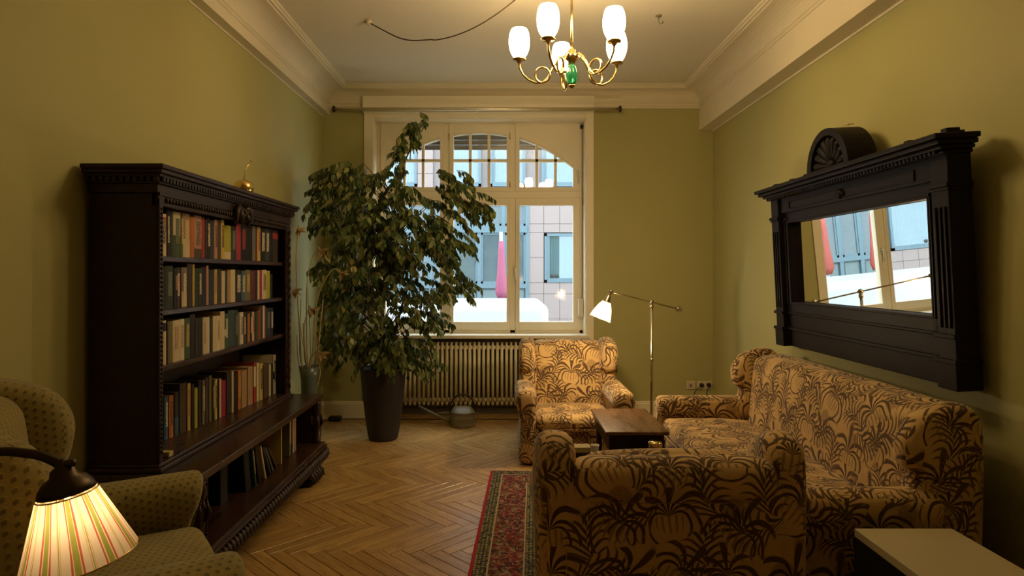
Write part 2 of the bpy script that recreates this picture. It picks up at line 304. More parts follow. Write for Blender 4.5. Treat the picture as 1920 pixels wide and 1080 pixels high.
# ------------------------------------------------------------------ mesh helpers
class MB:
    def __init__(s): s.v = []; s.f = []; s.sm = []; s.uv = {}
    def add(s, vs, fs, smooth=False):
        o = len(s.v); s.v += [tuple(p) for p in vs]
        for f in fs: s.f.append(tuple(i+o for i in f)); s.sm.append(smooth)
        return s
    def box(s, x0, x1, y0, y1, z0, z1):
        if x0 > x1: x0, x1 = x1, x0
        if y0 > y1: y0, y1 = y1, y0
        if z0 > z1: z0, z1 = z1, z0
        vs = [(x, y, z) for x in (x0, x1) for y in (y0, y1) for z in (z0, z1)]
        return s.add(vs, [(0, 1, 3, 2), (4, 6, 7, 5), (0, 4, 5, 1), (2, 3, 7, 6), (0, 2, 6, 4), (1, 5, 7, 3)])
    def cbox(s, x0, x1, y0, y1, z0, z1, c=0.004):
        """box with chamfered edges"""
        b = MB(); soft(b, ((x0+x1)/2, (y0+y1)/2, (z0+z1)/2), (abs(x1-x0)/2, abs(y1-y0)/2, abs(z1-z0)/2), c, 1, 0)
        return s.add(b.v, b.f)
    def prism(s, prof, axis, a, b):
        """closed profile extruded along axis ('x': prof is (y,z); 'y': (x,z); 'z': (x,y))"""
        n = len(prof)
        def P(p, t): return (t, p[0], p[1]) if axis == 'x' else (p[0], t, p[1]) if axis == 'y' else (p[0], p[1], t)
        vs = [P(p, a) for p in prof] + [P(p, b) for p in prof]
        fs = [(i, (i+1) % n, n+(i+1) % n, n+i) for i in range(n)] + [tuple(range(n-1, -1, -1)), tuple(range(n, 2*n))]
        return s.add(vs, fs)
    def lathe(s, prof, c=(0, 0, 0), seg=24, smooth=True, axis='z', close=False):
        n = len(prof); vs = []; fs = []
        for i in range(seg):
            a = 2*PI*i/seg; ca, sa = math.cos(a), math.sin(a)
            for r, z in prof:
                vs.append((c[0]+r*ca, c[1]+r*sa, c[2]+z) if axis == 'z' else (c[0]+r*ca, c[1]+z, c[2]+r*sa) if axis == 'y' else (c[0]+z, c[1]+r*ca, c[2]+r*sa))
        for i in range(seg):
            j = (i+1) % seg
            for k in range(n-1): fs.append((i*n+k, j*n+k, j*n+k+1, i*n+k+1))
            if close: fs.append((i*n+n-1, j*n+n-1, j*n, i*n))
        if not close:
            if prof[0][0] > 1e-5: fs.append(tuple(i*n for i in range(seg-1, -1, -1)))
            if prof[-1][0] > 1e-5: fs.append(tuple(i*n+n-1 for i in range(seg)))
        return s.add(vs, fs, smooth)
    def tube(s, path, r, seg=8, smooth=True, closed=False):
        P = [Vector(p) for p in path]; n = len(P); R = r if isinstance(r, (list, tuple)) else [r]*n
        T = []
        for i in range(n):
            a = P[(i-1) % n] if (closed or i > 0) else P[i]; b = P[(i+1) % n] if (closed or i < n-1) else P[i]
            d = b-a; T.append(d.normalized() if d.length > 1e-9 else Vector((0, 0, 1)))
        u = T[0].orthogonal().normalized(); vs = []; fs = []
        for i in range(n):
            u = (u - T[i]*u.dot(T[i])); u = u.normalized() if u.length > 1e-6 else T[i].orthogonal().normalized()
            w = T[i].cross(u)
            for k in range(seg):
                a = 2*PI*k/seg; vs.append(P[i]+(u*math.cos(a)+w*math.sin(a))*R[i])
        for i in range(n if closed else n-1):
            j = (i+1) % n
            for k in range(seg): fs.append((i*seg+k, i*seg+(k+1) % seg, j*seg+(k+1) % seg, j*seg+k))
        if not closed: fs += [tuple(range(seg-1, -1, -1)), tuple(range((n-1)*seg, n*seg))]
        return s.add(vs, fs, smooth)
    def ball(s, c, r, seg=12, sc=(1, 1, 1)):
        n = seg//2; prof = [(r*math.sin(PI*k/n), -r*math.cos(PI*k/n)) for k in range(n+1)]
        b = MB(); b.lathe(prof, (0, 0, 0), seg)
        return s.add([(c[0]+x*sc[0], c[1]+y*sc[1], c[2]+z*sc[2]) for x, y, z in b.v], b.f, True)
    def map(s, fn): s.v = [tuple(fn(Vector(p))) for p in s.v]; return s
    def mesh(s, name, mat, uv=False):
        me = bpy.data.meshes.new(name); me.from_pydata(s.v, [], s.f)
        me.polygons.foreach_set('use_smooth', s.sm)
        if mat is not None: me.materials.append(M[mat] if isinstance(mat, str) else mat)
        bm = bmesh.new(); bm.from_mesh(me); bmesh.ops.recalc_face_normals(bm, faces=bm.faces); bm.to_mesh(me); bm.free()
        if uv == 'box': box_uv(me)
        me.update(); return me
    def build(s, name, mat, parent=None, uv=False, loc=None):
        o = bpy.data.objects.new(name, s.mesh(name, mat, uv)); COL.objects.link(o)
        if parent is not None: o.parent = parent
        if loc is not None: o.location = loc
        return o
def box_uv(me):
    ul = me.uv_layers.new(name='UVMap')
    for p in me.polygons:
        n = p.normal; a = max(range(3), key=lambda k: abs(n[k]))
        for li in p.loop_indices:
            c = me.vertices[me.loops[li].vertex_index].co
            ul.data[li].uv = (c.y, c.z+0.37) if a == 0 else (c.x+0.61, c.z) if a == 1 else (c.x, c.y+0.83)
def soft(b, c, h, r, n=6, puff=0.0, fn=None):
    """rounded box: half sizes h, edge radius r, optional bulge of the faces"""
    r = min(r, *h)
    def params(hh):
        core = hh-r; k = 3 if n > 1 else 1
        e = [-(core+r*math.tan(PI/4*(1-i/k))) for i in range(k)] if True else []
        inn = [-core+2*core*i/max(n, 1) for i in range(n+1)] if core > 1e-6 else [0.0]
        return e+inn+[-q for q in reversed(e)]
    U = [params(q) for q in h]; idx = {}; vs = []; fs = []
    def vert(p):
        k = tuple(round(q, 6) for q in p)
        if k in idx: return idx[k]
        inner = [max(-(h[i]-r), min(h[i]-r, p[i])) for i in range(3)]
        d = Vector([p[i]-inner[i] for i in range(3)])
        q = Vector(inner)+(d.normalized()*r if d.length > 1e-9 else d)
        if puff:
            for i in range(3):
                j, l = (i+1) % 3, (i+2) % 3
                w = (1-(q[j]/h[j])**2)*(1-(q[l]/h[l])**2)
                q[i] += math.copysign(puff*max(0, w), q[i])*min(1, abs(q[i])/max(h[i]-r, 1e-6))
        q = q+Vector(c)
        if fn: q = fn(q)
        idx[k] = len(vs); vs.append(tuple(q)); return idx[k]
    for ax in range(3):
        a1, a2 = (ax+1) % 3, (ax+2) % 3
        for sgn in (-1, 1):
            for i in range(len(U[a1])-1):
                for j in range(len(U[a2])-1):
                    f = []
                    for (ii, jj) in ((i, j), (i+1, j), (i+1, j+1), (i, j+1)):
                        p = [0, 0, 0]; p[ax] = sgn*h[ax]; p[a1] = U[a1][ii]; p[a2] = U[a2][jj]
                        if n > 1 or True:
                            p[a1] = max(-h[a1], min(h[a1], p[a1])); p[a2] = max(-h[a2], min(h[a2], p[a2]))
                        f.append(vert(p))
                    if len(set(f)) == 4: fs.append(tuple(f if sgn > 0 else reversed(f)))
                    elif len(set(f)) == 3: fs.append(tuple(dict.fromkeys(f)))
    b.add(vs, fs, n > 1)
    return b
def catmull(pts, k=4, closed=True):
    n = len(pts); out = []
    rng = range(n) if closed else range(n-1)
    for i in rng:
        g = lambda j: Vector(pts[j % n]) if closed else Vector(pts[max(0, min(n-1, j))])
        p0, p1, p2, p3 = g(i-1), g(i), g(i+1), g(i+2)
        for q in range(k):
            t = q/k
            out.append(0.5*((2*p1)+(p2-p0)*t+(2*p0-5*p1+4*p2-p3)*t*t+(3*p1-p0-3*p2+p3)*t**3))
    if not closed: out.append(Vector(pts[-1]))
    return out
def pillow(b, prof, axis, t0, t1, r, puff=0.015, fn=None, k=4):
    """closed outline extruded along an axis with rounded rims"""
    P = catmull([(*p, 0) for p in prof], k); n = len(P)
    area = sum(P[i].x*P[(i+1) % n].y-P[(i+1) % n].x*P[i].y for i in range(n))
    if area < 0: P.reverse()
    N = []
    for i in range(n):
        d = (P[(i+1) % n]-P[i-1]); N.append(Vector((d.y, -d.x, 0)).normalized())
    c = sum(P, Vector((0, 0, 0)))/n
    rings = [(r*(1-math.sin(a)), r*(1-math.cos(a))) for a in (0, PI/6, PI/3, PI/2)]
    seq = [(ins, t0+dp) for ins, dp in rings] + [(0, t0+(t1-t0)*q/5) for q in range(1, 5) if r < (t1-t0)*q/5 < (t1-t0)-r] + [(ins, t1-dp) for ins, dp in reversed(rings)]
    vs = []; fs = []
    def W3(p, tt):
        q = Vector((tt, p.x, p.y)) if axis == 'x' else Vector((p.x, tt, p.y)) if axis == 'y' else Vector((p.x, p.y, tt))
        return fn(q) if fn else q
    for ins, tt in seq: vs += [W3(P[i]-N[i]*ins, tt) for i in range(n)]
    for a in range(len(seq)-1):
        for i in range(n): fs.append((a*n+i, a*n+(i+1) % n, (a+1)*n+(i+1) % n, (a+1)*n+i))
    for (ring, tt, sg) in ((0, t0, -1), (len(seq)-1, t1, 1)):
        m0 = len(vs); vs += [W3(c+(P[i]-c)*0.5, tt+sg*puff*0.7) for i in range(n)]; vs.append(W3(c, tt+sg*puff))
        for i in range(n):
            fs.append((ring*n+i, ring*n+(i+1) % n, m0+(i+1) % n, m0+i)); fs.append((m0+i, m0+(i+1) % n, m0+n))
    b.add(vs, fs, True); return b
def tag(o, label=None, cat=None, group=None, kind=None):
    if label: o['label'] = label
    if cat: o['category'] = cat
    if group: o['group'] = group
    if kind: o['kind'] = kind
    return o
def empty(name, loc=(0, 0, 0), rot=(0, 0, 0), sc=1.0):
    o = bpy.data.objects.new(name, None); COL.objects.link(o); o.location = loc; o.rotation_euler = rot; o.scale = (sc,)*3
    o.empty_display_size = 0.05; return o
def inst(me, name, parent, loc=(0, 0, 0), rot=(0, 0, 0), sc=(1, 1, 1)):
    o = bpy.data.objects.new(name, me); COL.objects.link(o); o.parent = parent
    o.location = loc; o.rotation_euler = rot; o.scale = sc; return o
def part(name, mat, parent, *boxes, ch=0.0, uv=False):
    b = MB()
    for q in boxes: b.cbox(*q, ch) if ch else b.box(*q)
    return b.build(name, mat, parent, uv)
ORD = ['first', 'second', 'third', 'fourth', 'fifth', 'sixth', 'seventh', 'eighth', 'ninth', 'tenth', 'eleventh', 'twelfth', 'thirteenth', 'fourteenth', 'fifteenth', 'sixteenth', 'seventeenth', 'eighteenth', 'nineteenth', 'twentieth']
def ordinal(n):
    if n <= 20: return ORD[n-1]
    return {2: 'twenty', 3: 'thirty', 4: 'forty'}[n//10] + '-' + ORD[n % 10-1] if n % 10 else {3: 'thirtieth', 4: 'fortieth'}[n//10]

# ================================================================== ROOM SHELL
def struct(b, name, mat, parent=None, uv=False):
    o = b.build(name, mat, parent, uv); o['kind'] = 'structure'; return o
# window opening in the back wall
WX0, WX1, WZ0, WZ1, WY = -1.326, 0.802, 0.83, 3.00, 6.65
struct(MB().box(XL-0.2, XL, YF, YB, -0.1, ZC+0.1), 'wall_left', 'wall')
struct(MB().box(XR, XR+0.2, YF, YB, -0.1, ZC+0.1), 'wall_right', 'wall')
struct(MB().box(XL-0.2, XR+0.2, YF-0.2, YF, -0.1, ZC+0.1), 'wall_front', 'cream')
b = MB().box(XL-0.2, WX0, YB, YB+0.42, -0.1, ZC+0.1).box(WX1, XR+0.2, YB, YB+0.42, -0.1, ZC+0.1).box(WX0, WX1, YB, YB+0.42, WZ1, ZC+0.1).box(WX0, WX1, YB+0.20, YB+0.42, -0.1, WZ0-0.03)
struct(b, 'wall_back', 'wall')
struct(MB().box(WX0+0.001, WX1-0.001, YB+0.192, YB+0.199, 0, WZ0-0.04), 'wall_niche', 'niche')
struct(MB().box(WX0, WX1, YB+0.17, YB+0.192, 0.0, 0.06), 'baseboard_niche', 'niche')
struct(MB().box(XL-0.2, XR+0.2, YF-0.2, YB+0.42, ZC, ZC+0.15), 'ceiling', 'ceil')

# floor: recessed joint bed + herringbone oak blocks
fl = struct(MB().box(XL-0.2, XR+0.2, YF-0.2, YB+0.42, -0.12, -0.004), 'floor', 'joint')
bw, nb = 0.0730, 7; bl = bw*nb; g = 0.0012
def block_mesh():
    b = MB(); hx, hy = bl/2-g, bw/2-g; c = 0.0018
    b.add([(-hx, -hy, -0.004), (hx, -hy, -0.004), (hx, hy, -0.004), (-hx, hy, -0.004), (-hx, -hy, -c), (hx, -hy, -c), (hx, hy, -c), (-hx, hy, -c),
           (-hx+c, -hy+c, 0), (hx-c, -hy+c, 0), (hx-c, hy-c, 0), (-hx+c, hy-c, 0)],
          [(0, 1, 5, 4), (1, 2, 6, 5), (2, 3, 7, 6), (3, 0, 4, 7), (4, 5, 9, 8), (5, 6, 10, 9), (6, 7, 11, 10), (7, 4, 8, 11), (8, 9, 10, 11)])
    me = b.mesh('plank', 'parquet'); ul = me.uv_layers.new(name='UVMap')
    for l in me.loops: co = me.vertices[l.vertex_index].co; ul.data[l.index].uv = (co.x, co.y)
    return me
blk = block_mesh()
cands = []
a45 = PI/4
for i in range(-130, 130):
    for j in range(-14, 16):
        for kind in (0, 1):
            if kind == 0: p, q = i+j*nb+nb/2, i-j*nb+0.5
            else: p, q = i+nb+0.5+j*nb, i-nb+1+nb/2-j*nb
            p *= bw; q *= bw
            # rows run parallel to the window wall; first turn the block grid by -45 degrees
            x = (p*math.cos(-a45)-q*math.sin(-a45))+0.02; y = (p*math.sin(-a45)+q*math.cos(-a45))+3.30
            cands.append((x, y, -a45 if kind == 0 else a45))
def clip_poly(poly, x0, x1, y0, y1):
    for ax, lim, sg in ((0, x0, 1), (0, x1, -1), (1, y0, 1), (1, y1, -1)):
        out = []
        for i in range(len(poly)):
            A, B = poly[i-1], poly[i]; da = (A[ax]-lim)*sg; db = (B[ax]-lim)*sg
            if (da >= 0) != (db >= 0):
                t = da/(da-db); out.append((A[0]+(B[0]-A[0])*t, A[1]+(B[1]-A[1])*t))
            if db >= 0: out.append(B)
        poly = out
        if not poly: return poly
    return poly
mb = MB(); uvs = []; vis = []; rest = []
for (x, y, a) in cands:
    if x < XL-0.4 or x > XR+0.4 or y < YF-0.4 or y > YB+0.5: continue
    m = 0.27
    inside = XL+m < x < XR-m and YF+m < y < YB-m
    px = 948+x*1200/max(y, 0.1); py = 512+1.45*1200/max(y, 0.1)
    seen = inside and y > 2.95 and py < 1110 and px < 1130 and not (x < -1.27 and y < 4.6) and not (x > 0.0 and y < 4.55) and px > 380
    (vis if seen else rest).append((x, y, a))
vis.sort(key=lambda q: q[1]); rest += vis[300:]; vis = vis[:300]
for (x, y, a) in vis: inst(blk, 'plank', fl, (x, y, random.uniform(-0.0006, 0.0004)), (0, 0, a))
for (x, y, a) in rest:
    ca, sa = math.cos(a), math.sin(a); hx, hy = bl/2-g, bw/2-g
    poly = [(x+u*ca-w*sa, y+u*sa+w*ca) for u, w in ((-hx, -hy), (hx, -hy), (hx, hy), (-hx, hy))]
    inn = XL-0.1 < x < XR+0.1
    poly = clip_poly(poly, XL-0.01, XR+0.01, YF-0.01, YB+0.19)
    if len(poly) < 3: continue
    n = len(poly); mb.add([(*p, 0) for p in poly]+[(*p, -0.004) for p in poly], [tuple(range(n))]+[(i, n+i, n+(i+1) % n, (i+1) % n) for i in range(n)])
    uvs += [((p[0]-x)*ca+(p[1]-y)*sa, -(p[0]-x)*sa+(p[1]-y)*ca) for p in poly]*2
me = mb.mesh('plank_field', 'parquet'); ul = me.uv_layers.new(name='UVMap')
for l in me.loops: ul.data[l.index].uv = uvs[l.vertex_index]
pf = inst(me, 'plank_field', fl); pf['kind'] = 'stuff'

# cornices: beam face, bead, cove and ceiling edge moulding
def cove(p0, p1, n=8):
    # quarter cove curving inwards (hollow towards the room)
    return [(p0[0]+(p1[0]-p0[0])*(1-math.cos(PI/2*k/n)), p0[1]+(p1[1]-p0[1])*math.sin(PI/2*k/n)) for k in range(1, n+1)]
def side_profile(sx, xw, xb, zb):
    s_ = sx
    q = [(xw, zb), (xb, zb), (xb, 3.105), (xb-s_*0.008, 3.108), (xb-s_*0.012, 3.118), (xb-s_*0.008, 3.128), (xb-s_*0.016, 3.132), (xb-s_*0.016, 3.140), (xb, 3.142)]
    q += cove((xb, 3.142), (xb-s_*0.155, 3.262))
    e = xb-s_*0.155
    q += [(e-s_*0.010, 3.262), (e-s_*0.012, 3.272), (e-s_*0.022, 3.276), (e-s_*0.030, 3.272), (e-s_*0.036, 3.284), (e-s_*0.048, 3.288), (e-s_*0.052, ZC), (xw, ZC)]
    return q
struct(MB().prism(side_profile(-1, XL, XL+0.079, 3.03), 'y', YF, YB), 'trim_1', 'cream')
struct(MB().prism(side_profile(1, XR, XR-0.138, 2.88), 'y', YF, YB), 'trim_2', 'cream')
yb = YB
q = [(yb, 3.098), (yb-0.018, 3.098), (yb-0.020, 3.112), (yb-0.030, 3.116), (yb-0.032, 3.135), (yb-0.040, 3.139), (yb-0.042, 3.150), (yb-0.03, 3.153)]
q += cove((yb-0.03, 3.153), (yb-0.135, 3.262))
q += [(yb-0.145, 3.262), (yb-0.147, 3.272), (yb-0.157, 3.276), (yb-0.165, 3.272), (yb-0.172, 3.284), (yb-0.184, 3.288), (yb-0.190, ZC), (yb, ZC)]
struct(MB().prism(q, 'x', XL+0.05, XR-0.1), 'trim_3', 'cream')
# thin fillet where beams meet the walls
struct(MB().box(XL, XL+0.008, YF, YB, 3.018, 3.03), 'trim_4', 'cream')
struct(MB().box(XR-0.008, XR, YF, YB, 2.866, 2.88), 'trim_5', 'cream')
# baseboards
def bb(x0, x1, y0, y1): return [(x0, x1, y0, y1, 0, 0.165)]
prof = lambda t, s: [(t, 0), (t-s*0.022, 0), (t-s*0.022, 0.14), (t-s*0.016, 0.148), (t-s*0.016, 0.160), (t-s*0.008, 0.168), (t, 0.168)]
struct(MB().prism(prof(YB, 1), 'x', XL, WX0-0.09), 'baseboard_back', 'base')
struct(MB().prism(prof(YB, 1), 'x', WX1+0.08, XR), 'baseboard_back_right', 'base')
struct(MB().prism(prof(XL, -1), 'y', YF, YB-0.023), 'baseboard_left', 'base')
struct(MB().prism(prof(XR, 1), 'y', YF, YB-0.023), 'baseboard_right', 'base')

# ================================================================== WINDOW
win = empty('window_1', (0, 0, 0)); win['kind'] = 'structure'
# casing, header box, sill
part('casing', 'frame', win, (WX0-0.091, WX0, YB-0.022, YB-0.001, 0.0, 3.06), ch=0.004)
part('casing', 'frame', win, (WX1, WX1+0.080, YB-0.022, YB-0.001, 0.0, 3.06), ch=0.004)
part('casing', 'frame', win, (WX0, WX1, YB-0.022, YB-0.001, WZ1, 3.06), ch=0.004)
part('header_box', 'frame', win, (WX0-0.091, WX1+0.08, 6.335, YB-0.02, 3.062, 3.205), (WX0-0.091, WX1+0.08, 6.345, YB-0.02, 3.045, 3.062), ch=0.003)
part('reveal_lining', 'frame', win, (WX0, WX0+0.006, YB, WY+0.03, WZ0, WZ1), (WX1-0.006, WX1, YB, WY+0.03, WZ0, WZ1), (WX0, WX1, YB, WY+0.03, WZ1-0.006, WZ1))
part('sill', 'frame', win, (WX0-0.03, WX1+0.03, YB-0.045, WY+0.02, 0.795, 0.83), ch=0.006)
# frame geometry in window plane
KX = lambda px: (px-948)*WY/1200
KZ = lambda py: 1.45-(py-512)*WY/1200
fy0, fy1 = WY-0.03, WY+0.05
m1x, m2x = KX(838), KX(961)
x0, x1 = WX0+0.006, WX1-0.006
ztop, zbot = WZ1-0.006, WZ0
ztr = KZ(364)
part('outer_frame', 'frame', win, (x0, x0+0.03, fy0, fy1, zbot, ztop), (x1-0.03, x1, fy0, fy1, zbot, ztop), (x0, x1, fy0, fy1, zbot, zbot+0.03))
part('mullion', 'frame', win, (m1x-0.03, m1x+0.03, fy0, fy1, zbot, ztop), ch=0.004)
part('mullion', 'frame', win, (m2x-0.03, m2x+0.03, fy0, fy1, zbot, ztop), ch=0.004)
part('transom', 'frame', win, (x0, x1, fy0-0.012, fy1, ztr-0.045, ztr+0.028), ch=0.006)
secs = [(KX(725), KX(826)), (KX(851), KX(950)), (KX(974), KX(1074))]
Rw = 268*WY/1200; cxw, czw = KX(900), KZ(520)
arch = lambda x: czw+math.sqrt(max(0, Rw*Rw-(x-cxw)**2))
zlo0, zlo1 = KZ(603), KZ(386); zup0, zmid = KZ(352), KZ(302)
edges = [(x0+0.03, m1x-0.03), (m1x+0.03, m2x-0.03), (m2x+0.03, x1-0.03)]
for k, ((ga, gb), (ea, eb)) in enumerate(zip(secs, edges)):
    sy0, sy1 = WY-0.045, WY+0.02
    sash = empty('sash', (0, 0, 0)); sash.parent = win
    part('sash_frame', 'frame', sash, (ea, ga, sy0, sy1, zbot+0.03, ztr-0.045), (gb, eb, sy0, sy1, zbot+0.03, ztr-0.045), (ga, gb, sy0, sy1, zbot+0.03, zlo0), (ga, gb, sy0, sy1, zlo1, ztr-0.045), ch=0.003)
    part('glazing_bead', 'frame', sash, (ga-0.012, ga, sy0-0.008, sy0+0.004, zlo0-0.012, zlo1+0.012), (gb, gb+0.012, sy0-0.008, sy0+0.004, zlo0-0.012, zlo1+0.012), (ga, gb, sy0-0.008, sy0+0.004, zlo0-0.012, zlo0), (ga, gb, sy0-0.008, sy0+0.004, zlo1, zlo1+0.012))
    part('pane', 'glass', sash, (ga-0.004, gb+0.004, WY-0.006, WY-0.001, zlo0-0.004, zlo1+0.004))
    up = empty('arched_sash', (0, 0, 0)); up.parent = win
    bd = MB(); n = 14
    for i in range(n):
        xa, xb = ga+(gb-ga)*i/n, ga+(gb-ga)*(i+1)/n; za, zb_ = max(arch(xa), zup0), max(arch(xb), zup0)
        vs = [(xa, sy0, za), (xb, sy0, zb_), (xb, sy0, ztop), (xa, sy0, ztop)]; vs += [(p[0], sy1, p[2]) for p in vs]
        bd.add(vs, [(0, 1, 2, 3), (7, 6, 5, 4), (0, 4, 5, 1), (3, 2, 6, 7)])
    bd.box(ea, ga, sy0, sy1, ztr+0.028, ztop).box(gb, eb, sy0, sy1, ztr+0.028, ztop).box(ga, gb, sy0, sy1, ztr+0.028, zup0)
    bd.build('spandrel_board', 'frame', up)
    arc = [(ga+(gb-ga)*i/12, sy0, arch(ga+(gb-ga)*i/12)+0.008) for i in range(13)]
    MB().tube(arc, 0.011, 6).build('arch_moulding', 'frame', up)
    mun = [KX(759), KX(794)] if k == 0 else [KX(882), KX(917)] if k == 1 else [KX(1006), KX(1041)]
    part('muntin', 'frame', up, (ga, gb, sy0+0.01, sy1-0.01, zmid-0.014, zmid+0.014))
    for mx in mun: part('muntin', 'frame', up, (mx-0.014, mx+0.014, sy0+0.01, sy1-0.01, zup0, arch(mx)+0.01))
    xs = [ga]+mun+[gb]
    for i in range(3):
        for (za, zc) in ((zup0, zmid), (zmid, 9)):
            top = min(zc, max(arch(xs[i]), arch(xs[i+1]))+0.01)
            if top > za+0.02: part('pane', 'glass', up, (xs[i], xs[i+1], WY-0.006, WY-0.001, za, top))
def handle(x, z, par, up=1):
    b = MB(); b.cbox(x-0.013, x+0.013, WY-0.056, WY-0.045, z-0.03, z+0.03, 0.004); b.tube([(x, WY-0.056, z+0.012), (x, WY-0.085, z+0.012)], 0.008, 8)
    b.tube([(x, WY-0.085, z+0.018), (x, WY-0.087, z-0.03), (x+0.004, WY-0.083, z-0.11)], [0.010, 0.009, 0.008], 8)
    b.build('handle', 'white', par)
handle(KX(966), KZ(505), win); handle(KX(1082), KZ(326), win); handle(KX(718), KZ(330), win)
for (px, py) in ((843, 258), (956, 258), (956, 347), (843, 347), (1092, 380)):
    MB().lathe([(0.0, -0.03), (0.006, -0.03), (0.006, 0.03), (0.0, 0.03)], (KX(px), WY-0.052, KZ(py)), 8).build('hinge', 'brass', win)
# roller blind strap with winder on the right reveal
rs = empty('blind_strap', (WX1-0.03, 6.56, 0.83))
tag(rs, 'brown roller blind strap with white winder box on the right window reveal', 'blind strap')
part('strap', 'strap', rs, (0.010, 0.013, -0.012, 0.012, 0.35, 2.12))
part('strap_guide', 'black', rs, (-0.008, 0.022, -0.02, 0.02, 2.10, 2.14), ch=0.004)
part('winder_box', 'white', rs, (-0.03, 0.022, -0.05, 0.05, 0.17, 0.36), ch=0.008)
# exterior roller shutter slats hanging in the top of the opening
sh = empty('roller_shutter', ((WX0+WX1)/2, WY+0.16, 2.76)); tag(sh, 'grey slatted roller shutter hanging behind the arched window panes', 'shutter')
slat = MB().prism([(-0.006, 0.002), (0.006, 0.0), (0.009, 0.025), (0.006, 0.052), (-0.006, 0.050), (-0.002, 0.025)], 'x', -1.04, 1.04).mesh('slat', plain((0.12, 0.105, 0.095)))
for i in range(4): inst(slat, 'slat', sh, (0, 0, i*0.054))
# curtain rod
cr = empty('curtain_rod', (-1.68, 6.26, 3.055)); tag(cr, 'long steel curtain rod with dark end caps above the window', 'curtain rod')
MB().tube([(0, 0, 0), (2.80, 0, 0)], 0.016, 12).build('rod', 'rod', cr)
for x in (0, 2.80): MB().lathe([(0.0, -0.012), (0.03, -0.010), (0.032, 0.0), (0.03, 0.010), (0.0, 0.012)], (x, 0, 0), 16, axis='x').build('end_cap', 'dmetal', cr)
for x in (0.27, 1.40, 2.55): MB().tube([(x, 0, 0.0), (x, 0.05, 0.0), (x, 0.075, 0.0)], 0.007, 6).build('bracket', 'rod', cr)

# ================================================================== RADIATOR
rd = empty('radiator', (-1.06, 6.515, 0)); tag(rd, 'cream column radiator in the niche under the window', 'radiator')
b = MB()
for dy in (-0.045, 0.045):
    b.tube([(0, dy, 0.15), (0, dy, 0.70)], 0.0145, 8)
b.tube([(0, -0.045, 0.70), (0, -0.03, 0.735), (0, 0.03, 0.735), (0, 0.045, 0.70)], 0.0135, 8).tube([(0, -0.045, 0.15), (0, -0.03, 0.12), (0, 0.03, 0.12), (0, 0.045, 0.15)], 0.0135, 8)
b.lathe([(0.02, -0.023), (0.024, -0.012), (0.024, 0.012), (0.02, 0.023)], (0, -0.02, 0.695), 10, axis='x').lathe([(0.02, -0.023), (0.024, -0.012), (0.024, 0.012), (0.02, 0.023)], (0, -0.02, 0.165), 10, axis='x')
sec = b.mesh('section', 'rad')
for i in range(39): inst(sec, 'section', rd, (i*0.0465, 0, 0))
for x in (0.15, 1.6): MB().tube([(x, 0.05, 0.66), (x, 0.095, 0.66)], 0.008, 6).build('wall_bracket', 'rad', rd)
MB().tube([(-0.03, 0, 0.165), (-0.1, 0, 0.165), (-0.1, 0, 0.0)], 0.012, 8).build('supply_pipe', 'rad', rd)

def wp(name, mat, parent, b, uv=False):
    """mesh given in world coordinates under an unrotated parent"""
    o = b.build(name, mat, parent, uv); o.location = -Vector(parent.location); return o
def wbox(name, mat, parent, *boxes, ch=0.0):
    b = MB()
    for q in boxes: b.cbox(*q, ch) if ch else b.box(*q)
    return wp(name, mat, parent, b)

# ================================================================== BOOKCASE
BX0, BXF, BY0, BY1 = XL+0.022, -1.517, 2.78, 4.47
bc = empty('bookcase', ((BX0+BXF)/2, (BY0+BY1)/2, 0)); tag(bc, 'tall dark carved oak bookcase with projecting bench base against the left wall', 'bookcase')
wbox('side_panel', 'dwood', bc, (BX0, BXF, BY0, BY0+0.035, 0.60, 1.80), ch=0.003)
wbox('side_panel', 'dwood', bc, (BX0, BXF, BY1-0.035, BY1, 0.60, 1.80), ch=0.003)
wbox('back_panel', 'dwood', bc, (BX0, BX0+0.012, BY0+0.035, BY1-0.035, 0.60, 1.80))
for z in (1.525, 1.284, 1.033):
    wbox('shelf', 'bwood', bc, (BX0+0.012, BXF-0.012, BY0+0.035, BY1-0.035, z-0.024, z), ch=0.003)
wbox('bottom_board', 'bwood', bc, (BX0, BXF+0.030, BY0-0.02, BY1+0.02, 0.585, 0.605), (BX0, BXF+0.018, BY0-0.01, BY1+0.01, 0.605, 0.62), ch=0.004)
# stiles with carved rope
for (ya, ybb) in ((BY0, BY0+0.030), (BY1-0.085, BY1)):
    st = wbox('stile', 'dwood', bc, (BXF, BXF+0.014, ya, ybb, 0.62, 1.775), ch=0.002)
    yc = (ya+ybb)/2; rp = MB()
    for k in range(2 if ybb-ya > 0.05 else 0):
        rp.tube([(BXF+0.016+0.008*math.cos(a*0.55+k*PI), yc+0.013*math.sin(a*0.55+k*PI), 0.66+a*0.0098) for a in range(0, 111)], 0.0085, 5)
    e_ = 0.026 if ybb-ya > 0.05 else 0.0
    for i in range(54):
        rp.ball((BXF+0.016, yc+e_, 0.67+i*0.02), 0.0065, 6)
        if e_: rp.ball((BXF+0.016, yc-e_, 0.67+i*0.02), 0.0065, 6)
    o = rp.build('rope_carving', 'dwood', st); o.location = (0, 0, 0); o['kind'] = 'stuff'
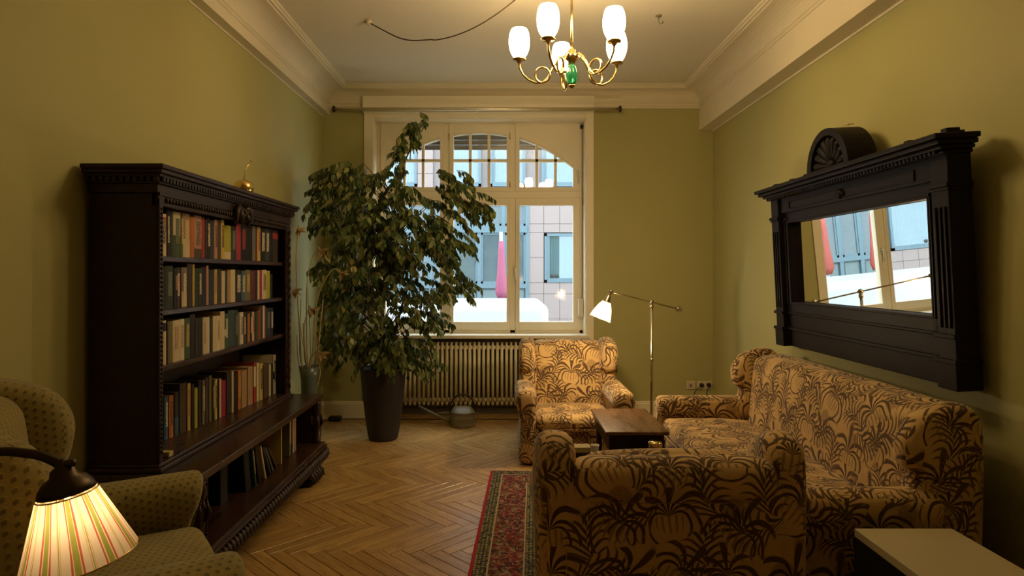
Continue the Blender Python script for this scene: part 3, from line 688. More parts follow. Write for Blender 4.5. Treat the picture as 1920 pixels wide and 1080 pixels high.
# frieze and stepped cornice
wbox('frieze', 'dwood', bc, (BXF-0.02, BXF+0.010, BY0, BY1, 1.745, 1.80), (BXF-0.02, BXF+0.016, BY0, BY1, 1.788, 1.802), ch=0.002)
wbox('cornice', 'dwood', bc, (BX0, BXF+0.012, BY0-0.012, BY1+0.012, 1.800, 1.838), (BX0, BXF+0.026, BY0-0.024, BY1+0.024, 1.838, 1.848),
     (BX0, BXF+0.034, BY0-0.034, BY1+0.034, 1.866, 1.880), (BX0, BXF+0.050, BY0-0.050, BY1+0.050, 1.880, 1.898), (BX0, BXF+0.060, BY0-0.060, BY1+0.060, 1.898, 1.917), (BX0, BXF+0.026, BY0-0.024, BY1+0.024, 1.848, 1.866), ch=0.003)
dn = MB(); n = 62
for i in range(n):
    y = BY0-0.02+(BY1-BY0+0.04)*(i+0.5)/n; dn.box(BXF+0.026, BXF+0.040, y-0.008, y+0.008, 1.846, 1.866)
for i in range(11):
    x = BX0+(BXF-BX0+0.03)*(i+0.5)/11; dn.box(x-0.008, x+0.008, BY0-0.036, BY0-0.024, 1.846, 1.866)
wp('dentil_moulding', 'dwood', bc, dn)['kind'] = 'stuff'
lf = MB(); n = 58
for i in range(n):
    y = BY0+0.05+(BY1-BY0-0.1)*(i+0.5)/n
    if abs(y-3.63) < 0.10: continue
    lf.ball((BXF+0.013, y, 1.772), 0.0115, 6, (0.8, 0.95, 1.2))
wp('leaf_moulding', 'dwood', bc, lf)['kind'] = 'stuff'
cm = MB(); c0 = (BXF+0.02, 3.63, 1.775)
cm.ball(c0, 0.05, 14, (0.7, 1.0, 1.0)).ball((c0[0]+0.03, c0[1], c0[2]-0.012), 0.022, 10).ball((c0[0]+0.026, c0[1]-0.02, c0[2]+0.018), 0.012, 8).ball((c0[0]+0.026, c0[1]+0.02, c0[2]+0.018), 0.012, 8)
for s_ in (-1, 1):
    cm.tube([(c0[0], c0[1]+s_*0.03, c0[2]+0.03), (c0[0]+0.012, c0[1]+s_*0.065, c0[2]+0.045), (c0[0]+0.014, c0[1]+s_*0.095, c0[2]+0.015), (c0[0]+0.010, c0[1]+s_*0.10, c0[2]-0.03), (c0[0], c0[1]+s_*0.075, c0[2]-0.05)], [0.018, 0.018, 0.016, 0.014, 0.008], 8)
wp('carved_mask', 'dwood', bc, cm)
# bench base
NX, BE0, BE1 = -1.31, 2.74, 4.60
wbox('bench_top', 'bwood', bc, (BX0, NX, BE0, BE1, 0.550, 0.584), (BX0, NX-0.012, BE0+0.012, BE1-0.012, 0.536, 0.550), ch=0.005)
wbox('lower_back_panel', 'dwood', bc, (BX0, BX0+0.012, BE0+0.05, BE1-0.05, 0.13, 0.54))
wbox('lower_shelf', 'bwood', bc, (BX0, NX+0.022, BE0+0.03, BE1-0.03, 0.225, 0.25), (BX0, NX+0.036, BE0+0.02, BE1-0.02, 0.212, 0.228), ch=0.005)
for (ya, ybb) in ((BE0+0.04, BE0+0.085), (BE1-0.085, BE1-0.04)): wbox('end_panel', 'dwood', bc, (BX0, NX-0.06, ya, ybb, 0.25, 0.54), ch=0.003)
for yc in (BE0+0.065, BE1-0.06):
    col = MB(); xc = NX-0.035
    col.lathe([(0.030, 0.25), (0.034, 0.27), (0.022, 0.285), (0.020, 0.32), (0.030, 0.36), (0.036, 0.40), (0.028, 0.43), (0.024, 0.45), (0.032, 0.47), (0.034, 0.50), (0.026, 0.52), (0.034, 0.536)], (xc, yc, 0), 14)
    for i in range(24):
        for dy in (-0.031, 0.031): col.ball((xc+0.022, yc+dy, 0.26+i*0.0118), 0.0055, 6)
    for k in range(6): col.tube([(xc+0.03*math.cos(k*1.05), yc+0.03*math.sin(k*1.05), 0.36), (xc+0.046*math.cos(k*1.05), yc+0.046*math.sin(k*1.05), 0.40), (xc+0.038*math.cos(k*1.05), yc+0.038*math.sin(k*1.05), 0.445)], [0.006, 0.012, 0.005], 6)
    wp('carved_column', 'dwood', bc, col)
wbox('plinth', 'dwood', bc, (BX0, NX+0.016, BE0+0.01, BE1-0.01, 0.125, 0.212), ch=0.004)
gd = MB(); n = 46
for i in range(n):
    y = BE0+0.02+(BE1-BE0-0.04)*(i+0.5)/n
    gd.tube([(NX+0.016, y+0.012, 0.208), (NX+0.034, y+0.007, 0.192), (NX+0.040, y-0.002, 0.168), (NX+0.030, y-0.010, 0.142), (NX+0.014, y-0.016, 0.128)], [0.008, 0.016, 0.0185, 0.015, 0.007], 7)
wp('gadroon_moulding', 'dwood', bc, gd)['kind'] = 'stuff'
for (ya, s_) in ((BE0+0.14, 1), (BE1-0.16, -1)):
    ft = MB(); ft.cbox(BX0+0.02, NX-0.03, ya-0.1, ya+0.1, 0.035, 0.126, 0.008).cbox(BX0+0.02, NX+0.0, ya-0.12, ya+0.12, 0.0, 0.04, 0.012)
    for k in range(5):
        yy = ya-0.10+0.05*k; ft.tube([(NX-0.07, yy, 0.11), (NX-0.03, yy, 0.095), (NX+0.0, yy, 0.055), (NX+0.012, yy, 0.018)], [0.016, 0.024, 0.024, 0.017], 8)
    wp('paw_foot', 'dwood', bc, ft)
    b_ = MB().cbox(BX0, BX0+0.1, ya-0.05, ya+0.05, 0, 0.126, 0.005); wp('rear_foot', 'dwood', bc, b_)

# ------------------------------------------------------------------ books
C = dict(cream=(0.56, 0.46, 0.28), white=(0.60, 0.53, 0.38), black=(0.012, 0.010, 0.010), brown=(0.075, 0.045, 0.022), tan=(0.36, 0.22, 0.10), orange=(0.42, 0.13, 0.03),
         red=(0.33, 0.035, 0.025), crimson=(0.30, 0.02, 0.04), magenta=(0.34, 0.03, 0.06), maroon=(0.11, 0.02, 0.02), green=(0.045, 0.085, 0.025), darkgreen=(0.022, 0.034, 0.018),
         teal=(0.03, 0.060, 0.062), blue=(0.05, 0.10, 0.15), navy=(0.015, 0.020, 0.035), grey=(0.16, 0.15, 0.11), yellow=(0.50, 0.36, 0.09), lime=(0.36, 0.34, 0.03), olive=(0.14, 0.12, 0.045),
         pink=(0.42, 0.22, 0.15), violet=(0.03, 0.015, 0.03), charcoal=(0.035, 0.032, 0.028), darkbrown=(0.035, 0.020, 0.011))
NICE = dict(darkgreen='dark green', darkbrown='dark brown', lime='yellow-green')
def book(loc, t, h, d, colour, title=None, band=None, lean=0.0, label='', group='', rotz=0.0, cat='book'):
    c = C[colour]; t = max(t, 0.006); bt = min(0.003, t*0.2)
    b = MB().box(-d, 0, 0, bt, 0, h).box(-d, 0, t-bt, t, 0, h)
    prof = [(-bt, 0.0), (0.0, 0.0), (0.0035, t*0.22), (0.0045, t*0.5), (0.0035, t*0.78), (0.0, t), (-bt, t)]
    b.prism(prof, 'z', 0, h)
    o = b.build('book', plain(c, 0.55)); o.location = loc; o.rotation_euler = (lean, 0, rotz)
    tag(o, label, cat, group)
    MB().box(-d+0.004, -bt-0.0005, bt, t-bt, 0.003, h-0.004).build('pages', 'page', o)
    def strip(z0, z1, mt, nm, e=0.0006, w=0.92):
        pr = [(0.0, t*(0.5-w/2)), (0.0036+e, t*0.25), (0.0046+e, t*0.5), (0.0036+e, t*0.75), (0.0, t*(0.5+w/2))]
        MB().prism(pr, 'z', z0, z1).build(nm, mt, o)
    if band: strip(h*band[1], h*band[2], plain(C[band[0]], 0.5), 'spine_band', 0.0006, 1.0)
    if title and t > 0.011: strip(h*0.30, h*0.86, lettering(C[title], C[band[0]] if band and band[2] > 0.8 and band[1] < 0.35 else c), 'title_lettering', 0.0011, 0.62)
    return o
ROWS = {
 'top': (1.525, 4.153, 360, 1.548, [
  (163, 172, 150, 'darkbrown'), (172, 215, 168, 'cream', 'brown', ('red', .62, .92)), (215, 240, 118, 'black', 'white'), (240, 268, 150, 'charcoal'), (268, 325, 155, 'green', 'olive', ('cream', .48, 1)),
  (325, 345, 152, 'olive', 'cream'), (345, 398, 152, 'tan', 'cream', ('cream', .0, .42)), (398, 432, 190, 'orange'), (432, 490, 160, 'pink', 'brown', ('brown', .0, .22)), (490, 512, 196, 'red'), (512, 530, 215, 'darkbrown'),
  (530, 556, 202, 'black', 'white'), (556, 588, 220, 'charcoal'), (588, 614, 216, 'pink', 'brown'), (614, 640, 215, 'brown'), (640, 666, 216, 'yellow', 'darkbrown'), (666, 718, 262, 'lime', None, ('cream', .0, .22)), (718, 760, 265, 'charcoal', 'grey'),
  (760, 795, 222, 'magenta'), (795, 836, 240, 'black', 'red'), (836, 885, 240, 'black'), (885, 910, 252, 'grey', 'blue'), (910, 922, 255, 'maroon'), (922, 948, 256, 'yellow', 'red'), (948, 985, 258, 'black', 'white'), (985, 1018, 266, 'charcoal', 'white'),
  (1018, 1045, 280, 'black'), (1045, 1085, 290, 'darkbrown', None, ('red', .72, .9))]),
 'second': (1.284, 4.153, 360, 1.548, [
  (162, 178, 572, 'cream'), (178, 208, 580, 'black'), (208, 268, 572, 'darkgreen', 'grey'), (268, 290, 590, 'black'), (290, 320, 585, 'charcoal', 'white', ('pink', .45, .8)), (320, 333, 590, 'maroon'), (333, 375, 588, 'grey', 'white', ('cream', .02, .4)),
  (375, 418, 556, 'darkbrown'), (418, 433, 558, 'yellow'), (433, 462, 590, 'darkgreen'), (462, 490, 592, 'darkgreen', 'cream'), (490, 525, 585, 'black'), (525, 543, 572, 'pink'), (543, 588, 605, 'navy'), (588, 610, 600, 'yellow', 'orange'), (610, 645, 600, 'charcoal'),
  (645, 672, 612, 'cream', None, None, .03), (672, 690, 612, 'teal', None, None, .03), (690, 716, 605, 'tan', None, None, .03), (716, 752, 605, 'cream', None, None, .03), (752, 800, 610, 'black', 'white'), (800, 830, 612, 'blue', 'white'), (830, 870, 605, 'olive', 'yellow'),
  (870, 905, 612, 'maroon'), (905, 925, 615, 'black'), (925, 940, 608, 'cream'), (940, 960, 610, 'crimson'), (960, 995, 606, 'cream', 'brown'), (995, 1022, 612, 'lime'), (1022, 1042, 640, 'black')]),
 'third': (1.033, 3.6, 560, 1.548, [
  (104, 118, 160, 'tan'), (118, 135, 150, 'cream'), (135, 160, 148, 'white', None, ('black', .76, .95)), (160, 186, 146, 'cream', None, ('black', .76, .95)), (186, 194, 160, 'darkbrown'), (194, 230, 150, 'olive'), (230, 275, 146, 'cream', 'tan'), (275, 308, 134, 'white', 'tan'),
  (308, 345, 132, 'green', 'yellow'), (345, 380, 105, 'black'), (380, 391, 130, 'brown'), (391, 432, 128, 'black'), (432, 455, 124, 'cream', 'tan'), (455, 478, 122, 'white'), (478, 500, 130, 'charcoal'), (500, 525, 114, 'cream'), (525, 550, 112, 'white', 'tan'), (550, 580, 84, 'cream'),
  (580, 602, 98, 'green', 'white', ('white', .35, .55)), (602, 645, 76, 'teal'), (645, 670, 76, 'darkgreen', 'grey'), (670, 685, 92, 'grey'), (685, 706, 92, 'white', 'brown'), (706, 722, 94, 'charcoal', 'white'), (722, 735, 100, 'black'), (735, 750, 98, 'orange'), (750, 765, 92, 'black', 'white'),
  (765, 778, 86, 'cream', 'red'), (778, 795, 88, 'darkbrown'), (795, 808, 80, 'green'), (808, 822, 74, 'red'), (822, 838, 72, 'darkgreen'), (838, 849, 46, 'white'), (849, 860, 52, 'maroon'), (860, 888, 62, 'navy', 'grey'), (888, 908, 62, 'black', 'white')]),
 'bottom': (0.62, 3.6, 560, None, [
  (108, 130, 655, 'olive', None, None, .04), (130, 165, 655, 'teal'), (165, 198, 658, 'blue', 'white'), (198, 235, 650, 'orange', 'brown'), (235, 270, 625, 'charcoal', None, ('blue', .0, .42)), (270, 320, 570, 'brown'), (320, 350, 568, 'yellow', 'orange'), (350, 372, 578, 'violet'), (372, 398, 600, 'lime'),
  (398, 424, 548, 'darkbrown'), (424, 446, 548, 'grey', 'white'), (446, 470, 530, 'brown'), (470, 493, 516, 'olive'), (493, 510, 548, 'charcoal', 'yellow'), (510, 530, 546, 'yellow', 'brown'), (530, 542, 548, 'black'), (542, 556, 540, 'cream'), (556, 588, 552, 'crimson'), (588, 622, 490, 'darkbrown'), (622, 640, 490, 'cream'), (640, 665, 500, 'black'),
  (665, 690, 482, 'orange', 'yellow'), (690, 730, 482, 'tan'), (730, 770, 456, 'tan'), (770, 792, 430, 'red', None, ('cream', .4, .9)), (792, 812, 432, 'cream'), (812, 838, 436, 'yellow', 'black'), (838, 874, 440, 'brown'), (874, 892, 444, 'cream'), (892, 906, 440, 'charcoal'), (906, 938, 380, 'white', 'black', ('black', .38, .58))]),
}
for rn, (zs, sc, py0, xs, lst) in ROWS.items():
    ylast = BY0+0.04
    for i, e in enumerate(lst):
        e = tuple(e)+(None,)*(7-len(e)); a, b_, top, colour, title, band, lean = e
        pa, pb = 260+a/sc, 260+b_/sc
        X = xs if xs else 1.70-(pa-289)*(0.114/227)
        ya, yb_ = X*1200/(948-pa), X*1200/(948-pb)
        ya = max(ya, ylast); yb_ = min(yb_, BY1-0.04)
        if yb_-ya < 0.006: continue
        ylast = yb_
        py = py0+top/sc; ym = (ya+yb_)/2
        h = 1.45+(512-py)*ym/1200-zs; lim = {'top': 0.215, 'second': 0.213, 'third': 0.223, 'bottom': 0.36}[rn]
        h = min(max(h, 0.16), lim); h = h-random.uniform(0, 0.003)
        d = min(X*0+random.uniform(0.13, 0.16), (-BX0-0.014)-X) if rn != 'bottom' else (-BX0-0.014)-X
        d = max(0.09, min(d, (-BX0-0.016)-X))
        cn = NICE.get(colour, colour)
        if band: cn += ' and '+NICE.get(band[0], band[0])
        book((-X, ya+0.0004, zs+0.0005), yb_-ya-0.0012, h, d, colour, title, band, (lean or 0)*0.0, '%s book, %s from the left on the %s shelf of the bookcase' % (cn, ordinal(i+1), rn), 'books on the %s bookcase shelf' % rn)
tag(MB().cbox(-0.03, 0.03, -0.02, 0.02, 0, 0.012, 0.002).cbox(-0.026, 0.03, -0.018, 0.02, 0.012, 0.022, 0.002).build('card_box', plain((0.5, 0.42, 0.2)), loc=(-1.545, 2.90, 0.6205)), 'small pale card box lying in front of the bottom shelf books', 'box')
# books and boxes standing and leaning in the bench below
low = [ # y, X spine, thickness, height, depth, lean, colour, title, words
 (2.86, -1.47, 0.035, 0.25, 0.26, 0.0, 'brown', None, 'brown bound magazine volume at the left end of the open bench shelf'),
 (2.90, -1.46, 0.030, 0.26, 0.26, 0.0, 'darkbrown', None, 'dark brown magazine volume second from the left on the bench shelf'),
 (2.935, -1.45, 0.016, 0.255, 0.24, 0.0, 'tan', None, 'thin tan booklet between dark volumes on the bench shelf'),
 (3.30, -1.47, 0.085, 0.275, 0.28, 0.0, 'black', None, 'thick black binder standing upright on the bench shelf'),
 (3.50, -1.42, 0.070, 0.255, 0.27, 0.17, 'black', None, 'black box file leaning against the binder on the bench shelf'),
 (3.592, -1.405, 0.018, 0.25, 0.24, 0.22, 'green', 'white', 'green and white book leaning on the black box file'),
 (3.66, -1.41, 0.030, 0.235, 0.25, 0.30, 'darkbrown', None, 'dark brown book leaning left among the tilted bench books'),
 (3.725, -1.40, 0.018, 0.225, 0.24, 0.36, 'cream', None, 'thin cream book leaning left among the tilted bench books'),
 (3.80, -1.40, 0.024, 0.225, 0.25, 0.55, 'charcoal', None, 'charcoal book tilted far over on the bench shelf'),
 (3.86, -1.405, 0.016, 0.215, 0.24, 0.62, 'grey', None, 'thin grey book resting on the charcoal tilted book'),
 (3.93, -1.41, 0.020, 0.21, 0.24, 0.72, 'brown', None, 'brown book at the right end of the tilted bench books'),
 (4.015, -1.41, 0.016, 0.255, 0.24, 0.0, 'yellow', None, 'thin yellow upright book in the middle of the bench shelf'),
 (4.20, -1.42, 0.030, 0.26, 0.25, 0.0, 'olive', 'white', 'olive book with white lettering upright at the bench shelf right end'),
 (4.235, -1.42, 0.030, 0.25, 0.25, 0.0, 'black', 'red', 'black book with red lettering upright on the bench shelf'),
 (4.27, -1.42, 0.012, 0.255, 0.25, 0.0, 'white', None, 'thin white book upright near the right end of the bench shelf'),
 (4.295, -1.42, 0.040, 0.26, 0.25, 0.0, 'tan', None, 'tan book at the far right end of the bench shelf'),
]
for (y, X, tt, h, d, lean, colour, title, words) in low:
    book((X, y, 0.2508), tt, h, d, colour, title, None, lean, words, 'books and files on the bench shelf')
for i in range(3):
    o = book((-1.52+0.01*i, 3.96-0.02*i, 0.2505+0.0*i), 0.03, 0.20, 0.24, ['charcoal', 'darkbrown', 'grey'][i], None, None, 0, 'dark book lying flat behind the tilted books, %s from the bottom' % ORD[i], 'books lying flat on the bench shelf')
    o.rotation_euler = (PI/2, 0, 0); o.location = (-1.55, 4.20-0.01*i, 0.2508+i*0.032)
# gilded apple on top
ap = empty('gilded_apple', (-1.60, 3.91, 1.917)); tag(ap, 'gilded metal apple with long curved stem on top of the bookcase', 'ornament')
MB().lathe([(0.0, 0.012), (0.02, 0.002), (0.038, 0.008), (0.054, 0.032), (0.058, 0.060), (0.048, 0.088), (0.028, 0.098), (0.012, 0.094), (0.0, 0.086)], (0, 0, 0), 24).build('body', 'gold', ap)
MB().tube([(0, 0, 0.088), (0.004, 0.006, 0.14), (0.012, 0.02, 0.19), (0.03, 0.045, 0.225)], [0.005, 0.004, 0.004, 0.006], 8).build('stem', 'gold', ap)

# ================================================================== UPHOLSTERED SEATS
def seat(name, label, cat, loc, rz, Wd, H, ah, sh, D, mat, cushions=1, slant=0.0, group=None, wing_t=0.13, roll=0.085, buttons=False, wing_in=0.05, back_drop=0.0):
    r = empty(name, loc, (0, 0, rz)); tag(r, label, cat, group)
    yb_, yf = -D/2, D/2
    hw = Wd/2
    # deck with skirt
    MBx = MB(); soft(MBx, (0, (yb_+yf)/2-0.01, (sh-0.10+0.03)/2), (hw-0.12, D/2-0.055, (sh-0.10-0.03)/2), 0.03, 6); MBx.build('seat_base', mat, r, 'box')
    fn = lambda p: Vector((p.x, p.y, p.z-0.03*max(0, -(p.y))/0.4))
    cw = (2*(hw-0.165))/cushions
    for k in range(cushions):
        b = MB(); soft(b, (-(hw-0.165)+cw*(k+0.5), 0.085, sh-0.062), (cw/2-0.002, D/2-0.125+0.0, 0.062), 0.045, 8, 0.018, fn); b.build('seat_cushion', mat, r, 'box')
    ye = 0.085+D/2-0.125
    MB().tube([(-(hw-0.20), ye+0.012, sh-0.10), (hw-0.20, ye+0.012, sh-0.10)], 0.006, 6).build('piping', mat, r, 'box')
    # back
    ln = lambda p: Vector((p.x, p.y-0.16*(p.z-sh)*0.6+0.02*math.cos(p.x/(hw)*1.4)*0-0.0, p.z))
    b = MB(); soft(b, (0, yb_+0.17, (sh-0.08+H-0.04-back_drop)/2), (hw-0.155, 0.085, (H-0.04-back_drop-sh+0.08)/2), 0.07, 10, 0.022, ln); b.build('backrest', mat, r, 'box')
    b = MB(); soft(b, (0, yb_+0.055, H-0.105-back_drop), (hw-0.105-wing_in, 0.075, 0.075), 0.06, 10, 0.008); b.build('back_roll', mat, r, 'box')
    b = MB(); soft(b, (0, yb_+0.035, (H-0.17)/2+0.02), (hw-0.09-wing_in, 0.035, (H-0.17)/2), 0.012, 6, 0.004); b.build('back_panel', mat, r, 'box')
    for s_ in (-1, 1):
        # wing
        wx = s_*(hw-wing_in-wing_t/2)
        fl_ = lambda p, s_=s_: Vector((p.x+s_*0.035*max(0, min(1, (p.y-yb_-0.1)/0.3))*max(0, min(1, (p.z-ah)/(H-ah))), p.y, p.z))
        pr = [(yb_+0.01, 0.05), (yb_+0.005, 0.4*H), (yb_+0.0, H-0.14), (yb_+0.03, H-0.035), (yb_+0.10, H), (yb_+0.19, H-0.012), (yb_+0.285, H-0.06), (yb_+0.335, H-0.15), (yb_+0.325, H-0.25), (yb_+0.285, ah+0.05), (yb_+0.30, ah-0.04), (yb_+0.22, sh-0.05), (yb_+0.12, 0.05)]
        b = MB(); pillow(b, pr, 'x', wx-wing_t/2, wx+wing_t/2, 0.05, 0.012, fl_); b.build('wing', mat, r, 'box')
        # rolled arm
        xc = s_*(hw-roll)
        q = lambda dx, z: (xc+s_*dx, z)
        pr = [q(-0.065, 0.04), q(-0.068, ah-0.20), q(-roll*0.98, ah-0.10), q(-roll*0.75, ah-0.025), q(0, ah), q(roll*0.75, ah-0.022), q(roll, ah-0.09), q(roll*0.75, ah-0.17), q(0.045, ah-0.25), q(0.05, 0.20), q(0.055, 0.04)]
        sl = lambda p: Vector((p.x, p.y+(slant*(p.z-ah)*max(0, min(1, (p.y+0.1)/0.3)) if slant else -0.02*max(0, p.y)/0.4*(p.z < ah-0.2)), p.z+0.0))
        b = MB(); pillow(b, pr, 'y', yb_+0.20, yf-0.02, 0.035, 0.01, sl); b.build('armrest', mat, r, 'box')
        MBx = MB().lathe([(0.022, 0.0), (0.026, 0.05)], (s_*(hw-0.1), yf-0.1, 0.0), 10).lathe([(0.022, 0.0), (0.026, 0.05)], (s_*(hw-0.1), yb_+0.08, 0.0), 10); MBx.build('foot', 'dwood', r)
    if buttons:
        for x in (-0.12, 0.12): MB().ball((x, yb_+0.225, H-0.27), 0.016, 10, (1, 0.5, 1)).build('button', mat, r, 'box')
    return r
G1 = 'palm patterned suite'
seat('wing_armchair', 'palm-patterned wing armchair under the reading lamp by the radiator', 'armchair', (0.525, 5.19, 0), PI, 0.90, 0.90, 0.565, 0.375, 0.86, 'fern', group=G1, buttons=True)
seat('wing_armchair', 'palm-patterned wing armchair in the foreground seen from behind', 'armchair', (0.582, 2.62, 0.0085), 0, 0.94, 0.870, 0.56, 0.375, 0.86, 'fern', group=G1, buttons=True, wing_in=0.005, back_drop=0.048)
seat('wing_sofa', 'long palm-patterned wing sofa along the right wall below the mirror', 'sofa', (1.49, 3.56, 0.0085), PI/2, 2.12, 0.915, 0.575, 0.44, 0.88, 'fern', 1, group=G1)
seat('olive_armchair', 'olive green dotted velvet wing armchair in the left foreground', 'armchair', (-1.15, 1.745, 0), -math.radians(58), 0.98, 1.13, 0.755, 0.60, 0.74, 'olive', slant=0.30, wing_t=0.16, roll=0.10)

# ================================================================== TABLES
ct = empty('side_table', (0.782, 4.12, 0.0085)); tag(ct, 'small brown wooden table with apron between sofa and armchairs', 'table')
part('table_top', 'twood', ct, (-0.19, 0.19, -0.33, 0.33, 0.478, 0.50), ch=0.005)
part('apron', 'dwood', ct, (-0.165, 0.165, -0.30, 0.30, 0.385, 0.478), ch=0.003)
for sx in (-1, 1):
    for sy in (-1, 1): MB().lathe([(0.014, 0), (0.017, 0.02), (0.020, 0.3), (0.022, 0.386)], (sx*0.14, sy*0.27, 0), 10).build('leg', 'dwood', ct)
lt = empty('low_table', (0.66, 3.43, 0.0085)); tag(lt, 'low dark wooden table half hidden behind the foreground armchair', 'table')
part('table_top', 'dwood', lt, (-0.30, 0.30, -0.30, 0.30, 0.355, 0.38), ch=0.004)
part('apron', 'dwood', lt, (-0.26, 0.26, -0.26, 0.26, 0.30, 0.355))
for sx in (-1, 1):
    for sy in (-1, 1): part('leg', 'dwood', lt, (sx*0.235-0.02, sx*0.235+0.02, sy*0.235-0.02, sy*0.235+0.02, 0.0, 0.30), ch=0.003)
# things on the low table
o = empty('wooden_box', (0.425, 3.62, 0.389)); tag(o, 'dark flat box with pale paper label on the low table', 'box')
part('body', 'dwood', o, (-0.06, 0.06, -0.045, 0.045, 0, 0.055), ch=0.003); part('lid_label', 'fringe', o, (-0.056, 0.052, -0.042, 0.04, 0.0552, 0.085), ch=0.002)
o = empty('paper_cup', (0.515, 3.69, 0.389)); tag(o, 'small white cup beside the labelled box on the low table', 'cup')
MB().lathe([(0.018, 0.0), (0.024, 0.07), (0.022, 0.07), (0.016, 0.004), (0.0, 0.004)], (0, 0, 0), 16).build('body', 'white', o); MB().lathe([(0.0245, 0.066), (0.027, 0.069), (0.0245, 0.072)], (0, 0, 0), 16, close=True).build('rim', 'white', o)
o = empty('candle_jar', (0.855, 3.66, 0.389), sc=1.35); tag(o, 'small glass jar with gold lid band at the right of the low table', 'jar')
MB().lathe([(0.0, 0.001), (0.026, 0.001), (0.028, 0.01), (0.028, 0.05), (0.025, 0.055), (0.023, 0.05), (0.023, 0.01), (0.0, 0.008)], (0, 0, 0), 18).build('body', 'vase', o)
MB().lathe([(0.0285, 0.044), (0.030, 0.052), (0.029, 0.072), (0.0, 0.074)], (0, 0, 0), 18).build('lid', 'gold', o)
o = tag(part('paper_note', 'page', None, (-0.04, 0.04, -0.03, 0.03, 0, 0.004)), 'pale folded paper note lying on the low table', 'paper'); o.location = (0.43, 3.46, 0.389); o.rotation_euler = (0, 0, 0.3)
# white lacquered side table bottom right
wt = empty('cube_table', (1.466, 1.75, 0.0085)); tag(wt, 'plain pale-topped dark sided side table in the lower right corner', 'table')
part('table_top', 'sheet', wt, (-0.18, 0.18, -0.61, 0.61, 0.470, 0.50), ch=0.002)
part('side_panel', 'black', wt, (-0.18, -0.16, -0.61, 0.61, 0.0, 0.469)); part('side_panel', 'black', wt, (0.16, 0.18, -0.61, 0.61, 0.0, 0.469))
part('end_panel', 'black', wt, (-0.16, 0.16, 0.59, 0.61, 0.0, 0.469)); part('end_panel', 'black', wt, (-0.16, 0.16, -0.61, -0.59, 0.0, 0.469))

# ================================================================== RUG
hw, hl = 0.80, 1.25
rg = empty('persian_rug', (0.635, 3.39, 0.0)); rg.rotation_euler = (0, 0, -0.045); tag(rg, 'red Persian rug with patterned borders on the parquet floor', 'rug')
b = MB(); nx, ny = 16, 26
vs = [(-hw+2*hw*i/nx, -hl+2*hl*j/ny, 0.008) for j in range(ny+1) for i in range(nx+1)]
b.add(vs, [(j*(nx+1)+i, j*(nx+1)+i+1, (j+1)*(nx+1)+i+1, (j+1)*(nx+1)+i) for j in range(ny) for i in range(nx)])
b.box(-hw, hw, -hl, hl, 0.0006, 0.0079)
b.build('pile', rug_mat(hw, hl), rg)
fr = MB()
for e in (-1, 1):
    for i in range(150):
        x = -hw+2*hw*(i+0.5)/150; dx = random.uniform(-0.006, 0.006)
        fr.tube([(x, e*hl, 0.006), (x+dx*0.5, e*(hl+0.02), 0.005), (x+dx, e*(hl+random.uniform(0.045, 0.065)), 0.0028)], 0.0028, 4)
fr.build('fringe', 'fringe', rg)['kind'] = 'stuff'

# ================================================================== MIRROR
mr = empty('wall_mirror', (2.052, 3.665, 0.945), (-math.radians(2.9), 0, PI/2)); tag(mr, 'large dark carved wooden mirror with shell crest leaning from the right wall', 'mirror')
Y = lambda a, b_: (a, b_)
part('back_board', 'mwood', mr, (-0.90, 0.90, 0.0, 0.022, 0.0, 1.04))
part('mirror_glass', 'mirror', mr, (-0.735, 0.735, 0.0225, 0.030, 0.30, 0.865))
# picture moulding round the glass
for q in ((-0.80, -0.725, 0.0225, 0.068, 0.24, 0.925), (0.725, 0.80, 0.0225, 0.068, 0.24, 0.925)): part('frame_stile', 'mwood', mr, q, ch=0.006)
part('frame_rail', 'mwood', mr, (-0.80, 0.80, 0.0225, 0.068, 0.235, 0.31), (-0.80, 0.80, 0.0225, 0.076, 0.225, 0.243), ch=0.006)
part('frame_rail', 'mwood', mr, (-0.80, 0.80, 0.0225, 0.068, 0.855, 0.93), ch=0.006)
part('inner_bead', 'mwood', mr, (-0.735, 0.735, 0.066, 0.078, 0.30, 0.312), (-0.735, 0.735, 0.066, 0.078, 0.853, 0.865), (-0.737, -0.725, 0.066, 0.078, 0.30, 0.865), (0.725, 0.737, 0.066, 0.078, 0.30, 0.865), ch=0.003)
for s_ in (-1, 1):
    pl = part('pilaster', 'mwood', mr, (s_*0.80, s_*0.915, 0.0, 0.105, 0.0, 1.03), ch=0.005)
    part('pilaster_flute', 'mwood', pl, (s_*0.822, s_*0.835, 0.105, 0.113, 0.27, 0.80), (s_*0.852, s_*0.865, 0.105, 0.113, 0.27, 0.80), (s_*0.882, s_*0.895, 0.105, 0.113, 0.27, 0.80), ch=0.003)
    MB().tube([(s_*0.76+0.022*math.cos(a*PI/8), 0.071, 0.86+0.03*math.sin(a*PI/8)) for a in range(9)], 0.007, 6).build('arch_bead', 'mwood', mr)
    part('column_bead', 'mwood', mr, (s_*0.76-0.022, s_*0.76-0.012, 0.066, 0.077, 0.30, 0.86), (s_*0.76+0.012, s_*0.76+0.022, 0.066, 0.077, 0.30, 0.86), ch=0.002)
    part('capital', 'mwood', mr, (s_*0.79, s_*0.925, 0.0, 0.118, 0.885, 0.905), (s_*0.795, s_*0.92, 0.0, 0.112, 0.872, 0.885), ch=0.004)
    part('pedestal_moulding', 'mwood', mr, (s_*0.79, s_*0.925, 0.0, 0.118, 0.225, 0.245), ch=0.004)
    part('pedestal', 'mwood', mr, (s_*0.79, s_*0.93, 0.0, 0.122, 0.115, 0.135), (s_*0.795, s_*0.922, 0.0, 0.115, 0.0, 0.115), ch=0.004)
part('apron', 'mwood', mr, (-0.80, 0.80, 0.0, 0.060, 0.0, 0.235), (-0.80, 0.80, 0.0, 0.078, 0.115, 0.133), ch=0.004)
